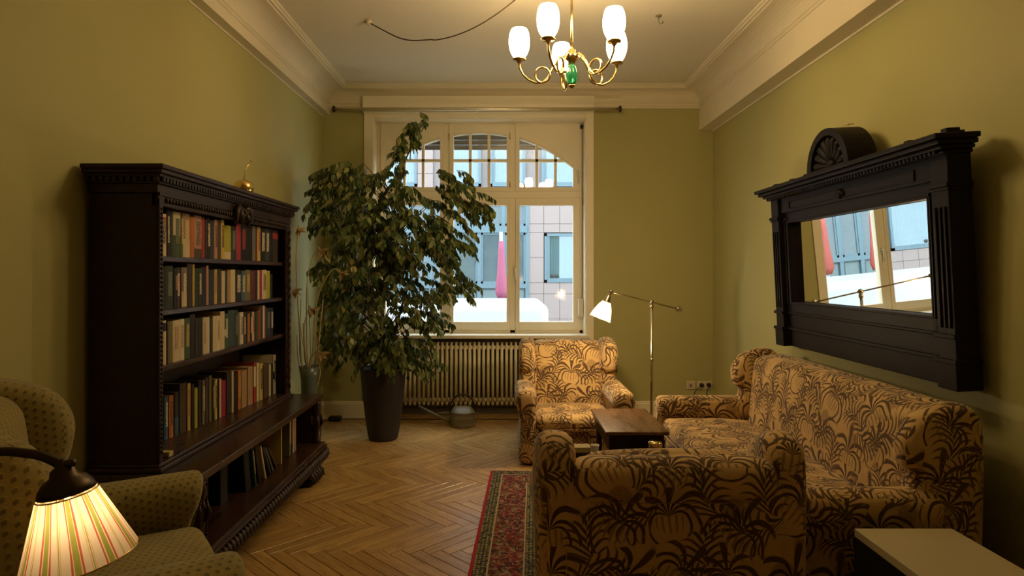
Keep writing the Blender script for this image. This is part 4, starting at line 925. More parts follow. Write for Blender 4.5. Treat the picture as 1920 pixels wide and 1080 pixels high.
part('frieze', 'mwood', mr, (-0.80, 0.80, 0.0, 0.085, 0.925, 1.03), (-0.66, 0.66, 0.085, 0.092, 0.942, 0.947), (-0.66, 0.66, 0.085, 0.092, 0.990, 0.995), (-0.665, -0.655, 0.085, 0.092, 0.942, 0.995), (0.655, 0.665, 0.085, 0.092, 0.942, 0.995), ch=0.002)
part('cornice', 'mwood', mr, (-0.93, 0.93, 0.0, 0.130, 1.025, 1.043), (-0.945, 0.945, 0.0, 0.150, 1.043, 1.060), (-0.965, 0.965, 0.0, 0.175, 1.060, 1.082), (-0.98, 0.98, 0.0, 0.195, 1.082, 1.105), ch=0.005)
dn = MB()
for i in range(60):
    x = -0.90+1.80*(i+0.5)/60; dn.box(x-0.009, x+0.009, 0.13, 0.142, 1.027, 1.043)
dn.build('dentil_moulding', 'mwood', mr)['kind'] = 'stuff'
MB().ball((0, 0.09, 0.965), 0.03, 12, (0.8, 0.6, 1)).ball((-0.03, 0.088, 0.965), 0.014, 8).ball((0.03, 0.088, 0.965), 0.014, 8).build('carved_boss', 'mwood', mr)
for x in (-0.88, -0.62, 0.62, 0.88): part('top_block', 'mwood', mr, (x-0.035, x+0.035, 0.02, 0.10, 1.105, 1.125), (x-0.02, x+0.02, 0.03, 0.09, 1.125, 1.14), ch=0.003)
# shell crest: arched block with fluted shell
cr_ = MB(); n = 20; R = 0.235
arc = [(R*math.cos(PI*k/n), 1.105+R*math.sin(PI*k/n)) for k in range(n+1)]
inn = [(0.185*math.cos(PI*k/n), 1.115+0.185*math.sin(PI*k/n)) for k in range(n+1)]
vs = []
for (A, y) in ((arc, 0.0), (arc, 0.16), (inn, 0.16), (inn, 0.10)): vs += [(p[0], y, p[1]) for p in A]
m = n+1; fs = []
for l in range(3): fs += [(l*m+k, l*m+k+1, (l+1)*m+k+1, (l+1)*m+k) for k in range(n)]
fs += [tuple(range(3*m, 4*m)), tuple(range(m-1, -1, -1))]
cr_.add(vs, fs).box(-0.26, 0.26, 0.0, 0.17, 1.10, 1.118)
crest = cr_.build('shell_crest', 'mwood', mr)
for k in range(9):
    a = PI*(k+0.5)/9; dx, dz = math.cos(a), math.sin(a)
    MB().tube([(0.03*dx, 0.118, 1.125+0.03*dz), (0.09*dx, 0.128, 1.12+0.09*dz), (0.15*dx, 0.135, 1.12+0.15*dz), (0.18*dx, 0.125, 1.12+0.18*dz)], [0.007, 0.016, 0.025, 0.014], 8).build('shell_flute', 'mwood', crest)
MB().ball((0, 0.13, 1.135), 0.035, 12, (1.1, 0.6, 0.8)).build('shell_hinge', 'mwood', crest)
# dried twig lying on top of the crest
tw = MB().tube([(0, 0, 0.003), (0.02, -0.02, 0.012), (0.045, -0.04, 0.014)], 0.002, 5)
for k in range(5): tw.ball((0.03+0.006*k, -0.03-0.004*k, 0.013+0.004*(k % 2)), 0.005, 6)
tag(tw.build('dried_twig', 'wire', loc=(1.93, 3.70, 2.287)), 'tiny dried twig on top of the mirror shell crest', 'twig')

# ================================================================== CHANDELIER
CXY = (0.372, 3.60); HZ = 2.67
cd = empty('chandelier', (CXY[0], CXY[1], 2.46)); tag(cd, 'brass five-arm chandelier with lit opal glass shades and green glass finial', 'chandelier')
z0 = HZ-2.46
MB().tube([(0, 0, z0+0.02), (0, 0, ZC-2.46-0.05)], 0.0075, 10).build('rod', 'brass', cd)
MB().lathe([(0.0, ZC-2.46-0.07), (0.02, ZC-2.46-0.068), (0.05, ZC-2.46-0.04), (0.058, ZC-2.46-0.002), (0.0, ZC-2.46-0.001)], (0, 0, 0), 24).build('ceiling_canopy', 'brass', cd)
MB().lathe([(0.0, z0-0.045), (0.018, z0-0.042), (0.022, z0-0.03), (0.030, z0-0.022), (0.042, z0-0.012), (0.044, z0+0.004), (0.030, z0+0.014), (0.020, z0+0.020), (0.024, z0+0.030), (0.012, z0+0.042), (0.0, z0+0.044)], (0, 0, 0), 24).build('hub', 'brass', cd)
fb = MB(); seg = 24; prof = [(0.012, z0-0.045), (0.024, z0-0.06), (0.031, z0-0.09), (0.031, z0-0.12), (0.026, z0-0.145), (0.018, z0-0.16)]
fb.lathe(prof, (0, 0, 0), 28)
fb.v = [(x*(1+0.06*math.cos(9*math.atan2(y, x))), y*(1+0.06*math.cos(9*math.atan2(y, x))), z) for x, y, z in fb.v]
fb.build('glass_finial', 'ggreen', cd)
MB().lathe([(0.017, z0-0.16), (0.020, z0-0.166), (0.012, z0-0.176), (0.005, z0-0.182), (0.0, z0-0.184)], (0, 0, 0), 16).build('finial_tip', 'brass', cd)
pts = [(0.03, -0.005), (0.055, 0.004), (0.085, -0.022), (0.112, -0.07), (0.135, -0.115)]
for k in range(0, 25): a = -PI/2+2*PI*k/24; pts.append((0.165+0.042*math.cos(a), -0.097+0.042*math.sin(a)))
pts += [(0.205, -0.138), (0.245, -0.118), (0.276, -0.088), (0.296, -0.05), (0.30, -0.015)]
P2 = []
for i, (r_, zz) in enumerate(pts): P2.append((r_, 0.010*math.sin(PI*max(0, min(1, (i-4)/25.0))), z0+zz))
arm_me = MB().tube(P2, 0.0065, 8).mesh('arm', 'brass')
cup_me = MB().lathe([(0.0, 0.0), (0.012, 0.0), (0.016, 0.012), (0.036, 0.016), (0.038, 0.022), (0.030, 0.030), (0.0, 0.030)], (0.30, 0, z0-0.018), 18).mesh('shade_cup', 'brass')
shp = catmull([(0.028, 0.0, 0), (0.044, 0.022, 0), (0.057, 0.058, 0), (0.060, 0.098, 0), (0.055, 0.138, 0), (0.045, 0.164, 0)], 3, False)
pr = [(p.x, p.y) for p in shp]; pr += [(p[0]-0.003, p[1]) for p in reversed(pr)]
shade_me = MB().lathe(pr, (0.30, 0, z0+0.010), 20, close=True).mesh('glass_shade', 'shade')
for k in range(5):
    a = math.radians(96+72*k)
    ar = inst(arm_me, 'arm', cd, rot=(0, 0, a)); inst(cup_me, 'shade_cup', cd, rot=(0, 0, a)); inst(shade_me, 'glass_shade', cd, rot=(0, 0, a))
# flex slung from a ceiling hook to the chandelier canopy
hk = empty('ceiling_flex', (-1.0, 4.68, ZC-0.03)); tag(hk, 'brown electric flex sagging across the ceiling from a plaster hook to the chandelier', 'cord')
pt = []
for i in range(41):
    t_ = i/40; pt.append((1.33*t_, -1.05*t_, 0.012-1.17*t_*(1-t_)*1.0+0.006*math.sin(t_*21)*(t_ < 0.4)))
MB().tube(pt, 0.0042, 6).build('flex', 'cord', hk)
MB().lathe([(0.0, -0.012), (0.012, -0.010), (0.020, 0.0), (0.023, 0.03)], (0, 0, 0), 14).build('ceiling_cup', 'cream', hk)
MB().tube([(0, 0, -0.01), (0.012, -0.01, 0.012), (0.0, -0.012, 0.02), (-0.03, 0.0, 0.012)], 0.005, 6).build('hook', 'cord', hk)
h2 = empty('ceiling_hook', (1.10, 4.60, ZC)); tag(h2, 'small bare metal hook in the ceiling right of the chandelier', 'hook')
MB().lathe([(0.0, -0.008), (0.02, -0.006), (0.024, 0.0)], (0, 0, 0), 12).build('plate', 'zinc', h2)
MB().tube([(0, 0, -0.005), (0, 0, -0.04), (0.012, 0, -0.06), (0.028, 0, -0.055), (0.032, 0, -0.04)], 0.004, 6).build('hook_wire', 'zinc', h2)

# ================================================================== READING LAMP (by the window chair)
rl = empty('reading_lamp', (1.17, 5.125, 0)); tag(rl, 'brass counterbalance floor lamp with lit glass bell shade over the far armchair', 'floor lamp')
MB().lathe([(0.0, 0.028), (0.02, 0.028), (0.03, 0.02), (0.12, 0.012), (0.125, 0.0), (0.0, 0.0)], (0, 0, 0), 28).build('base', 'chrome', rl)
MB().tube([(0, 0, 0.02), (0, 0, 1.205)], 0.011, 12).lathe([(0.014, 0.75), (0.017, 0.76), (0.014, 0.77)], (0, 0, 0), 12).build('pole', 'chrome', rl)
jz = 1.217
MB().ball((0, 0, jz), 0.022, 12).lathe([(0.016, jz-0.05), (0.018, jz-0.03), (0.013, jz-0.02)], (0, 0, 0), 12).build('joint', 'chrome', rl)
dA = Vector((-0.375, -0.30, 0.092)); dB = Vector((0.272, 0.215, -0.067))
MB().tube([Vector((0, 0, jz))+dA, Vector((0, 0, jz))+dB], 0.006, 8).build('arm', 'chrome', rl)
cw_ = MB(); p = Vector((0, 0, jz))+dB; cw_.ball(p, 0.026, 12, (1.1, 0.9, 0.9)).ball(p+Vector((0.022, 0, -0.006)), 0.014, 10); cw_.build('counterweight', 'chrome', rl)
ap_ = Vector((0, 0, jz))+dA
MB().ball(ap_, 0.018, 12).tube([ap_, ap_+Vector((-0.012, 0, -0.035))], 0.010, 8).build('swivel', 'chrome', rl)
hd = bpy.data.objects.new('lamp_head', MB().lathe([(0.012, 0.0), (0.020, -0.01), (0.024, -0.045), (0.030, -0.055), (0.030, -0.064), (0.022, -0.066)], (0, 0, 0), 18).mesh('lamp_head', 'chrome')); COL.objects.link(hd)
hd.parent = rl; hd.location = ap_+Vector((-0.010, 0, -0.02)); hd.rotation_euler = (0, math.radians(22), 0)
bl_ = [(0.028, -0.058), (0.040, -0.075), (0.056, -0.11), (0.070, -0.15), (0.080, -0.190), (0.084, -0.196), (0.079, -0.194), (0.068, -0.151), (0.054, -0.112), (0.038, -0.078), (0.026, -0.061)]
MB().lathe(bl_, (0, 0, 0), 24, close=True).build('bell_shade', 'bell', hd)
MB().ball((0, 0, -0.135), 0.028, 14, (1, 1, 1.2)).build('bulb', 'bulb', hd)

# ================================================================== FOREGROUND LAMP
fl2 = empty('swing_arm_lamp', (-1.20, 0.80, 0)); tag(fl2, 'dark bronze swing-arm lamp with glowing striped fabric shade in the left foreground', 'floor lamp')
MB().lathe([(0.0, 0.03), (0.03, 0.03), (0.13, 0.014), (0.14, 0.0), (0.0, 0.0)], (0, 0, 0), 28).build('base', 'dmetal', fl2)
MB().tube([(0, 0, 0.02), (0, 0, 1.0)], 0.011, 10).ball((0, 0, 1.0), 0.022, 12).build('pole', 'dmetal', fl2)
TL = Vector((-0.812, 1.17, 1.100))-Vector((-1.20, 0.80, 0))
ap2 = catmull([(0, 0, 1.0), (0.10, 0.15, 1.070), (0.245, 0.335, 1.122), (0.335, 0.36, 1.123), tuple(TL+Vector((0.0, 0, 0.0)))], 8, False)
MB().tube(ap2, 0.0085, 8).build('arm', 'dmetal', fl2)
hd = empty('lamp_head'); hd.parent = fl2; hd.location = TL; hd.rotation_euler = (math.radians(3), math.radians(-9), 0); hd.scale = (0.88, 0.88, 0.88)
MB().lathe([(0.0, 0.012), (0.010, 0.010), (0.013, -0.004), (0.022, -0.010), (0.026, -0.024), (0.040, -0.032), (0.050, -0.046), (0.054, -0.058), (0.051, -0.058), (0.038, -0.036), (0.0, -0.03)], (0, 0, 0), 24).tube([(-0.01, 0, 0.0), (0.028, 0.0, 0.0)], 0.008, 8).build('dome', 'dmetal', hd)
ss = MB(); n = 48
for i in range(n):
    a = 2*PI*i/n; ss.v += [(0.056*math.cos(a), 0.056*math.sin(a), -0.062), (0.108*math.cos(a), 0.108*math.sin(a), -0.202)]
for i in range(n): j = (i+1) % n; ss.f.append((2*i, 2*j, 2*j+1, 2*i+1)); ss.sm.append(True)
me = ss.mesh('fabric_shade', 'stripe'); ul = me.uv_layers.new(name='UVMap')
for p in me.polygons:
    us = []
    for li in p.loop_indices:
        co = me.vertices[me.loops[li].vertex_index].co; us.append((math.atan2(co.y, co.x)/(2*PI) % 1.0, (co.z+0.202)/0.14))
    if max(u[0] for u in us)-min(u[0] for u in us) > 0.5: us = [(u[0]+1 if u[0] < 0.5 else u[0], u[1]) for u in us]
    for li, u in zip(p.loop_indices, us): ul.data[li].uv = u
inst(me, 'fabric_shade', hd)
for (r_, z_) in ((0.056, -0.062), (0.108, -0.202)): MB().tube([(r_*math.cos(2*PI*k/40), r_*math.sin(2*PI*k/40), z_) for k in range(40)], 0.0016, 6, closed=True).build('shade_ring', 'brass', hd)
MB().lathe([(0.0, -0.03), (0.014, -0.03), (0.016, -0.07), (0.0, -0.072)], (0, 0, 0), 12).build('bulb_holder', 'brass', hd)
MB().ball((0, 0, -0.105), 0.024, 14, (1, 1, 1.3)).build('bulb', 'bulb2', hd)

# ================================================================== FICUS
PX, PY_ = -1.07, 5.60
fi = empty('potted_ficus', (PX, PY_, 0)); tag(fi, 'tall weeping fig tree in a tapered brown planter before the window', 'plant')
pp = MB(); prof = [(0.0, 0.0), (0.118, 0.0), (0.125, 0.012)]
for i in range(46):
    z = 0.02+0.585*i/45; r_ = 0.126+0.072*(i/45)**0.75; prof.append((r_+(0.0012 if i % 2 else -0.0008), z))
prof += [(0.203, 0.612), (0.205, 0.625), (0.192, 0.626), (0.185, 0.57), (0.0, 0.565)]
pp.lathe(prof, (0, 0, 0), 40).build('planter', 'pot', fi)
MB().lathe([(0.0, 0.575), (0.184, 0.572)], (0, 0, 0), 24).build('soil', 'soil', fi)
rnd = random.Random(21)
tr = MB()
trunk = [(0.0, 0.0, 0.56), (0.02, 0.01, 0.8), (-0.01, -0.01, 1.1), (0.02, 0.0, 1.4), (0.0, 0.01, 1.7), (0.08, 0.02, 2.0), (0.14, 0.02, 2.3), (0.24, 0.02, 2.55), (0.36, 0.02, 2.74)]
tr.tube(catmull(trunk, 5, False), [0.022-0.018*i/40 for i in range(41)], 8)
tr.tube(catmull([(0.05, 0.03, 0.56), (0.09, 0.05, 0.9), (0.2, 0.04, 1.3), (0.36, 0.02, 1.7), (0.6, 0.0, 2.02)], 5, False), [0.017-0.013*i/20 for i in range(21)], 7)
tr.tube(catmull([(-0.05, 0.0, 0.56), (-0.08, 0.02, 0.9), (-0.18, -0.02, 1.4), (-0.35, -0.05, 1.9), (-0.48, -0.08, 2.22)], 5, False), [0.017-0.013*i/20 for i in range(21)], 7)
blobs = [ # px, py, rx, ry, depth half, twigs
 (640, 345, 52, 36, .26, 20), (604, 395, 30, 40, .22, 14), (700, 400, 92, 62, .42, 42), (680, 480, 92, 78, .48, 50), (765, 440, 82, 74, .42, 38), (862, 350, 34, 28, .20, 12), (893, 385, 30, 32, .2, 11), (915, 405, 20, 22, .16, 5),
 (790, 520, 88, 70, .42, 34), (690, 585, 88, 76, .46, 44), (632, 560, 40, 88, .34, 24), (850, 455, 48, 58, .30, 18), (862, 530, 36, 28, .24, 8), (800, 600, 46, 34, .30, 13), (850, 480, 40, 40, .3, 6),
 (758, 655, 66, 32, .34, 20), (700, 655, 66, 34, .36, 20), (640, 650, 30, 30, .25, 9), (800, 682, 28, 18, .2, 8), (740, 318, 18, 34, .14, 11), (752, 282, 18, 30, .12, 10), (775, 245, 22, 18, .1, 8), (798, 224, 9, 8, .05, 2), (700, 345, 40, 26, .2, 6), (790, 395, 60, 40, .3, 12)]
leaves = []
DP = PY_/1200
def axis_at(z):
    best = None
    for i in range(len(trunk)-1):
        a, b_ = trunk[i], trunk[i+1]
        if a[2] <= z <= b_[2]:
            t_ = (z-a[2])/(b_[2]-a[2]); return (PX+a[0]+(b_[0]-a[0])*t_, PY_+a[1])
    return (PX+trunk[-1][0], PY_) if z > 2.7 else (PX, PY_)
for (bx_, by_, rx, ry, dh, nt) in blobs:
    for k in range(int(nt*1.45)):
        while True:
            u, v, w = rnd.uniform(-1, 1), rnd.uniform(-1, 1), rnd.uniform(-1, 1)
            if u*u+v*v+w*w < 1: break
        X = (bx_+u*rx-948)*DP; Z = 1.45-(by_+v*ry-512)*DP; Yy = PY_-0.05+w*dh
        c = axis_at(max(0.7, Z-0.12))
        out = Vector((X-c[0], Yy-c[1], 0.0)); L0 = out.length
        out = out.normalized() if L0 > 0.02 else Vector((rnd.uniform(-1, 1), rnd.uniform(-1, 1), 0)).normalized()
        out = (out+Vector((rnd.uniform(-.5, .5), rnd.uniform(-.5, .5), 0))).normalized()
        ln = rnd.uniform(0.14, 0.24) if rx > 20 else rnd.uniform(0.07, 0.12)
        st = Vector((X, Yy, Z))-out*ln*0.55+Vector((0, 0, 0.04))
        path = [st]; d = (out+Vector((0, 0, rnd.uniform(-.7, .6)))).normalized()
        for i in range(6):
            d = (d+Vector((0, 0, -0.19))).normalized(); path.append(path[-1]+d*ln/6)
        tr.tube([p-Vector((PX, PY_, 0)) for p in path], [0.0028-0.0003*i for i in range(7)], 4)
        if 0.12 < L0 < 0.45:
            a0 = Vector((c[0], c[1], max(0.8, Z-0.15-0.4*L0))); mid = (a0+st)/2+Vector((0, 0, 0.05*L0))
            if rnd.random() < 0.55: tr.tube([p-Vector((PX, PY_, 0)) for p in (a0, mid, st)], [0.006, 0.0045, 0.0028], 4)
        m_ = max(5, int(ln/0.0125))
        for i in range(m_):
            t_ = (i+0.5)/m_*5.999; p = path[int(t_)].lerp(path[int(t_)+1], t_-int(t_)); dd = (path[int(t_)+1]-path[int(t_)]).normalized()
            side = dd.cross(Vector((0, 0, 1))).normalized()*(1 if i % 2 else -1)
            ax = (dd*rnd.uniform(.0, .6)+side*rnd.uniform(.0, .8)+Vector((rnd.uniform(-.3, .3), rnd.uniform(-.3, .3), -rnd.uniform(.35, 1.5)))).normalized()
            s_ = rnd.uniform(0.052, 0.086)
            tip = p+ax*s_
            if tip.x < XL+0.03 or p.x < XL+0.03 or tip.y > YB-0.05: continue
            if p.x < -1.27 and min(p.y, tip.y) < 4.70 and min(p.z, tip.z) < 2.0: continue
            if math.hypot(tip.x-PX, tip.y-PY_) < 0.23 and tip.z < 0.62: continue
            if tip.z < 0.47: continue
            nrm = Vector((rnd.uniform(-1, 1), rnd.uniform(-1.5, .5), rnd.uniform(.0, .8)))
            nrm = (nrm-ax*nrm.dot(ax)).normalized()
            leaves.append((p, ax, nrm, s_))
tr.build('trunk_and_branches', 'bark', fi)
LV = [(0, 0, 0), (0.10, 0.0, 0.0), (0.32, 0.24, 0.035), (0.32, -0.24, 0.035), (0.36, 0, -0.01), (0.60, 0.22, 0.02), (0.60, -0.22, 0.02), (0.64, 0, -0.03), (0.84, 0.07, -0.04), (0.84, -0.07, -0.04), (1.0, 0, -0.10)]
LF = [(0, 1, 2), (0, 3, 1), (1, 4, 2), (1, 3, 4), (2, 4, 7, 5), (4, 3, 6, 7), (5, 7, 8), (7, 6, 9), (8, 7, 10), (7, 9, 10)]
lm = MB().add(LV, LF, True).mesh('leaf', 'leaf')
leaves.sort(key=lambda q: q[0].y)
lb = MB()
for i, (p, ax, nrm, s_) in enumerate(leaves):
    R_ = Matrix((ax, nrm.cross(ax), nrm)).transposed()
    if i < 300:
        o = bpy.data.objects.new('leaf', lm); COL.objects.link(o); o.parent = fi
        o.matrix_local = Matrix.Translation(p-Vector((PX, PY_, 0))) @ R_.to_4x4() @ Matrix.Scale(s_, 4)
    else: lb.add([R_ @ (Vector(v)*s_)+p-Vector((PX, PY_, 0)) for v in LV], LF, True)
me = bpy.data.meshes.new('foliage'); me.from_pydata(lb.v, [], lb.f); me.polygons.foreach_set('use_smooth', lb.sm); me.materials.append(M['leaf'])
inst(me, 'foliage', fi)['kind'] = 'stuff'

# ================================================================== WATERING CAN
wc = empty('watering_can', (-0.41, 6.10, 0.0005)); tag(wc, 'zinc watering can with long spout on the floor before the radiator', 'watering can')
MB().lathe([(0.0, 0.0), (0.118, 0.0), (0.122, 0.006), (0.120, 0.012), (0.118, 0.07), (0.120, 0.074), (0.118, 0.078), (0.116, 0.125), (0.120, 0.130), (0.114, 0.136)], (0, 0, 0), 32).build('body', 'zinc', wc)
hd = MB(); vs = []; n = 16
for i in range(n+1):
    a = PI*i/n; vs.append((0.114*math.cos(a), -0.114*math.sin(a), 0.136))
for i in range(n+1):
    a = PI*i/n; vs.append((0.075*math.cos(a), -0.05*math.sin(a)-0.0, 0.185))
hd.add(vs, [(i, i+1, n+2+i, n+1+i) for i in range(n)]+[tuple(range(n+1, 2*n+2))], True); hd.build('half_cover', 'zinc', wc)
MB().tube([(-0.105, 0, 0.035), (-0.24, -0.01, 0.09), (-0.415, -0.02, 0.185)], [0.022, 0.016, 0.011], 10).build('spout', 'zinc', wc)
MB().tube([(-0.114, 0, 0.125), (-0.27, -0.01, 0.112)], 0.006, 6).build('spout_brace', 'zinc', wc)
MB().tube([(0.125*math.cos(PI*k/16), 0, 0.13+0.165*math.sin(PI*k/16)) for k in range(17)], 0.007, 8).build('handle', 'dmetal', wc)
MB().tube([(0.116, 0, 0.12), (0.15, 0, 0.11), (0.15, 0, 0.06), (0.118, 0, 0.03)], 0.006, 8).build('back_grip', 'zinc', wc)

# ================================================================== SOCKETS, ADAPTER, CABLES
def plate(x, w, lab, plugs):
    s_ = empty('wall_socket', (x, YB-0.0005, 0.327)); tag(s_, lab, 'socket')
    part('cover_plate', 'white', s_, (-w/2, w/2, -0.012, 0.0, -0.042, 0.042), ch=0.004)
    for k, px_ in enumerate(plugs):
        part('socket_insert', 'page', s_, (px_-0.028, px_+0.028, -0.0150, -0.012, -0.028, 0.028), ch=0.002)
    return s_
s1 = plate(1.857, 0.085, 'cream telephone socket plate on the back wall right of the floor lamp', [0.0])
part('jack', 'black', s1, (-0.008, 0.004, -0.0165, -0.0148, -0.012, 0.010))
s2 = plate(1.995, 0.15, 'cream double power socket with two black plugs behind the sofa', [-0.035, 0.037])
for i, (px_, sg) in enumerate(((-0.035, -1), (0.037, 1))):
    pg = empty('plug', (1.995+px_, YB-0.0160, 0.330)); tag(pg, 'black plug with cable in the %s half of the double socket' % ('left', 'right')[i], 'plug', 'plugs in the double socket')
    MB().lathe([(0.0, 0.0), (0.021, 0.0), (0.020, -0.016), (0.014, -0.026), (0.0, -0.03)], (0, 0, 0), 14, axis='y').build('plug_body', 'black', pg)
    MB().tube(catmull([(0, -0.024, 0), (-0.03 if i == 0 else -0.008, -0.03, -0.015), (-0.075 if i == 0 else -0.028, -0.03, -0.07), (-0.10 if i == 0 else -0.04, -0.03, -0.17), (-0.12 if i == 0 else -0.05, -0.03, -0.322)], 5, False), 0.0045, 6).build('cable', 'black', pg)
ad = empty('power_adapter', (-1.67, 6.27, 0.0005)); tag(ad, 'black power adapter with thin cables on the floor by the left baseboard', 'adapter')
b = MB(); soft(b, (0, 0, 0.024), (0.062, 0.04, 0.024), 0.014, 4); b.build('case', 'black', ad)
MB().tube(catmull([(-0.055, -0.01, 0.02), (-0.10, -0.08, 0.006), (-0.10, -0.35, 0.005), (-0.02, -0.72, 0.005), (0.01, -1.05, 0.005), (-0.06, -1.4, 0.005)], 5, False), 0.004, 6).build('cable', 'black', ad)
MB().tube(catmull([(0.055, 0.0, 0.02), (0.16, 0.03, 0.012), (0.40, 0.06, 0.005), (0.9, 0.05, 0.005), (1.5, 0.06, 0.005), (2.2, 0.02, 0.005), (2.7, -0.15, 0.005), (3.1, -0.3, 0.005)], 5, False), 0.004, 6).build('cable', 'black', ad)

# ================================================================== VASE WITH WIRE FLOWERS (between bookcase and ficus)
fv = empty('floor_vase', (-1.49, 4.86, 0.0005)); tag(fv, 'pale blue glass floor vase behind the bookcase end', 'vase')
MB().lathe([(0.0, 0.0), (0.065, 0.0), (0.07, 0.02), (0.062, 0.2), (0.058, 0.5), (0.064, 0.66), (0.078, 0.74), (0.074, 0.74), (0.058, 0.65), (0.052, 0.5), (0.056, 0.2), (0.06, 0.03), (0.0, 0.02)], (0, 0, 0), 26).build('body', 'vase', fv)
MB().tube([(0.076*math.cos(2*PI*k/24), 0.076*math.sin(2*PI*k/24), 0.74) for k in range(24)], 0.003, 6, closed=True).build('rim', 'vase', fv)
fs_ = empty('wire_flower_sculpture', (-1.49, 4.86, 0.03)); tag(fs_, 'curly brass wire flowers with bronze petals standing in the floor vase', 'ornament')
for i, (qx, qy) in enumerate([(555, 430), (600, 470), (640, 512), (585, 580), (605, 662), (556, 545)]):
    yy = 4.86; X = max((qx-948)*yy/1200, XL+0.09); Z = 1.45-(qy-512)*yy/1200
    st = Vector((0.012*(i-2.5), 0.01*(i % 3-1), 0)); e = Vector((X, yy-0.02*i+0.04, Z))-Vector(fs_.location); sg = 1 if i % 2 else -1; d = e-st
    path = catmull([tuple(st), (st.x+0.010*sg, st.y, 0.5), (st.x+d.x*0.25-0.03, st.y+d.y*0.3, 0.5+(e.z-0.5)*0.4), (st.x+d.x*0.45-0.045, st.y+d.y*0.6, 0.5+(e.z-0.5)*0.8), (st.x+d.x*0.75-0.01, e.y, e.z+0.02), tuple(e)], 6, False)
    MB().tube(path, 0.0045, 6).build('stem', 'wire', fs_)
    fw = MB().ball(e, 0.010, 8).build('flower', 'petal', fs_)
    for k in range(5):
        a = 2*PI*k/5+i; d = Vector((math.cos(a)*0.6+0.5, math.sin(a)*0.7, math.sin(a*1.3)*0.6-0.35)).normalized(); n_ = d.orthogonal().normalized(); w_ = d.cross(n_)
        vs = [e, e+d*0.028+n_*0.018, e+d*0.028-n_*0.018, e+d*0.031+w_*0.008, e+d*0.068]
        MB().add(vs+[v+w_*0.0015 for v in vs], [(0, 1, 3), (0, 3, 2), (1, 4, 3), (3, 4, 2), (5, 8, 6), (5, 7, 8), (6, 8, 9), (8, 7, 9)], True).build('petal', 'petal', fw)
for i in range(7):
    x0_, y0_ = 0.009*(i-3), 0.008*((i*2) % 3-1); h = 0.95+0.09*((i*3) % 5); ph = i*1.3
    MB().tube(catmull([(x0_, y0_, 0), (x0_+0.003*(i-3), y0_, 0.45), (x0_+0.014*(i-3)+0.012*math.sin(ph), y0_+0.01, 0.65), (x0_+0.02*(i-3)-0.018*math.sin(ph), y0_, 0.8), (x0_+0.026*(i-3)+0.014*math.cos(ph), y0_, h)], 6, False), 0.004, 6).build('curly_wire', 'wire', fs_)

# ================================================================== STREET OUTSIDE
FY, SZ = 17.0, -1.25
pink = paint('pink_stone_cladding', (0.235, 0.185, 0.168), 0.6, 0.05, 0.6, 0.05); blue = paint('blue_window_paint', (0.095, 0.145, 0.165), 0.45); mint = paint('mint_panel', (0.115, 0.155, 0.155), 0.5)
fgl = NT('facade_glass'); fglm = fgl.base(fgl.mix(fgl.noise(fgl.coord(), 1.2, 3), (0.045, 0.07, 0.08), (0.09, 0.12, 0.125)), 0.08, 0, 0.6)
struct(MB().box(-16, 12, YB+0.45, FY+0.3, SZ-0.2, SZ), 'street_ground', paint('street_paving', (0.26, 0.25, 0.23), 0.85))
bd = empty('office_building', (-2.5, FY, SZ)); tag(bd, 'pink stone clad building with blue window frames across the street', 'building')
off = lambda b, nm, mt, par=bd, base=(-2.5, FY, SZ): wp(nm, mt, par, b)
off(MB().box(-14, 9, FY+0.06, FY+0.5, SZ, 11.5), 'wall', plain((0.18, 0.15, 0.14)))
bays = [(-3.25, 0.575), (-6.02, -4.35)]
wins = [(1.03, 2.28, 1.20, 2.50), (-7.55, -6.28, 1.20, 2.50)] + [(x, x+0.95, 3.75, 5.35) for x in (-3.3, -1.6, -0.42, 0.95, -5.9, 2.2)]
colx = [0.595+0.42*k for k in range(-24, 6)]; rowz = [SZ, -0.42, 0.23, 0.897, 1.195, 1.861, 2.527, 2.753, 3.42, 4.09, 4.39, 5.05, 5.72, 6.0]
tm = {}
def over(x0, x1, z0, z1):
    for (a, b_) in bays:
        if x0 < b_-0.01 and x1 > a+0.01 and z0 < 3.40: return True
    for (a, b_, c, d) in wins:
        if x0 < b_-0.02 and x1 > a+0.02 and z0 < d-0.02 and z1 > c+0.02: return True
    return False
for i in range(len(colx)-1):
    for j in range(len(rowz)-1):
        x0_, x1_, za, zb_ = colx[i], colx[i+1], rowz[j], rowz[j+1]
        if over(x0_, x1_, za, zb_): continue
        if zb_ < 0.0: continue
        k = round(zb_-za, 3)
        if k not in tm: tm[k] = MB().cbox(-0.206, 0.206, -0.02, 0.06, 0.004, k-0.004, 0.004).mesh('tile', pink)
        inst(tm[k], 'tile', bd, (x0_+0.21+2.5, 0, za-SZ))
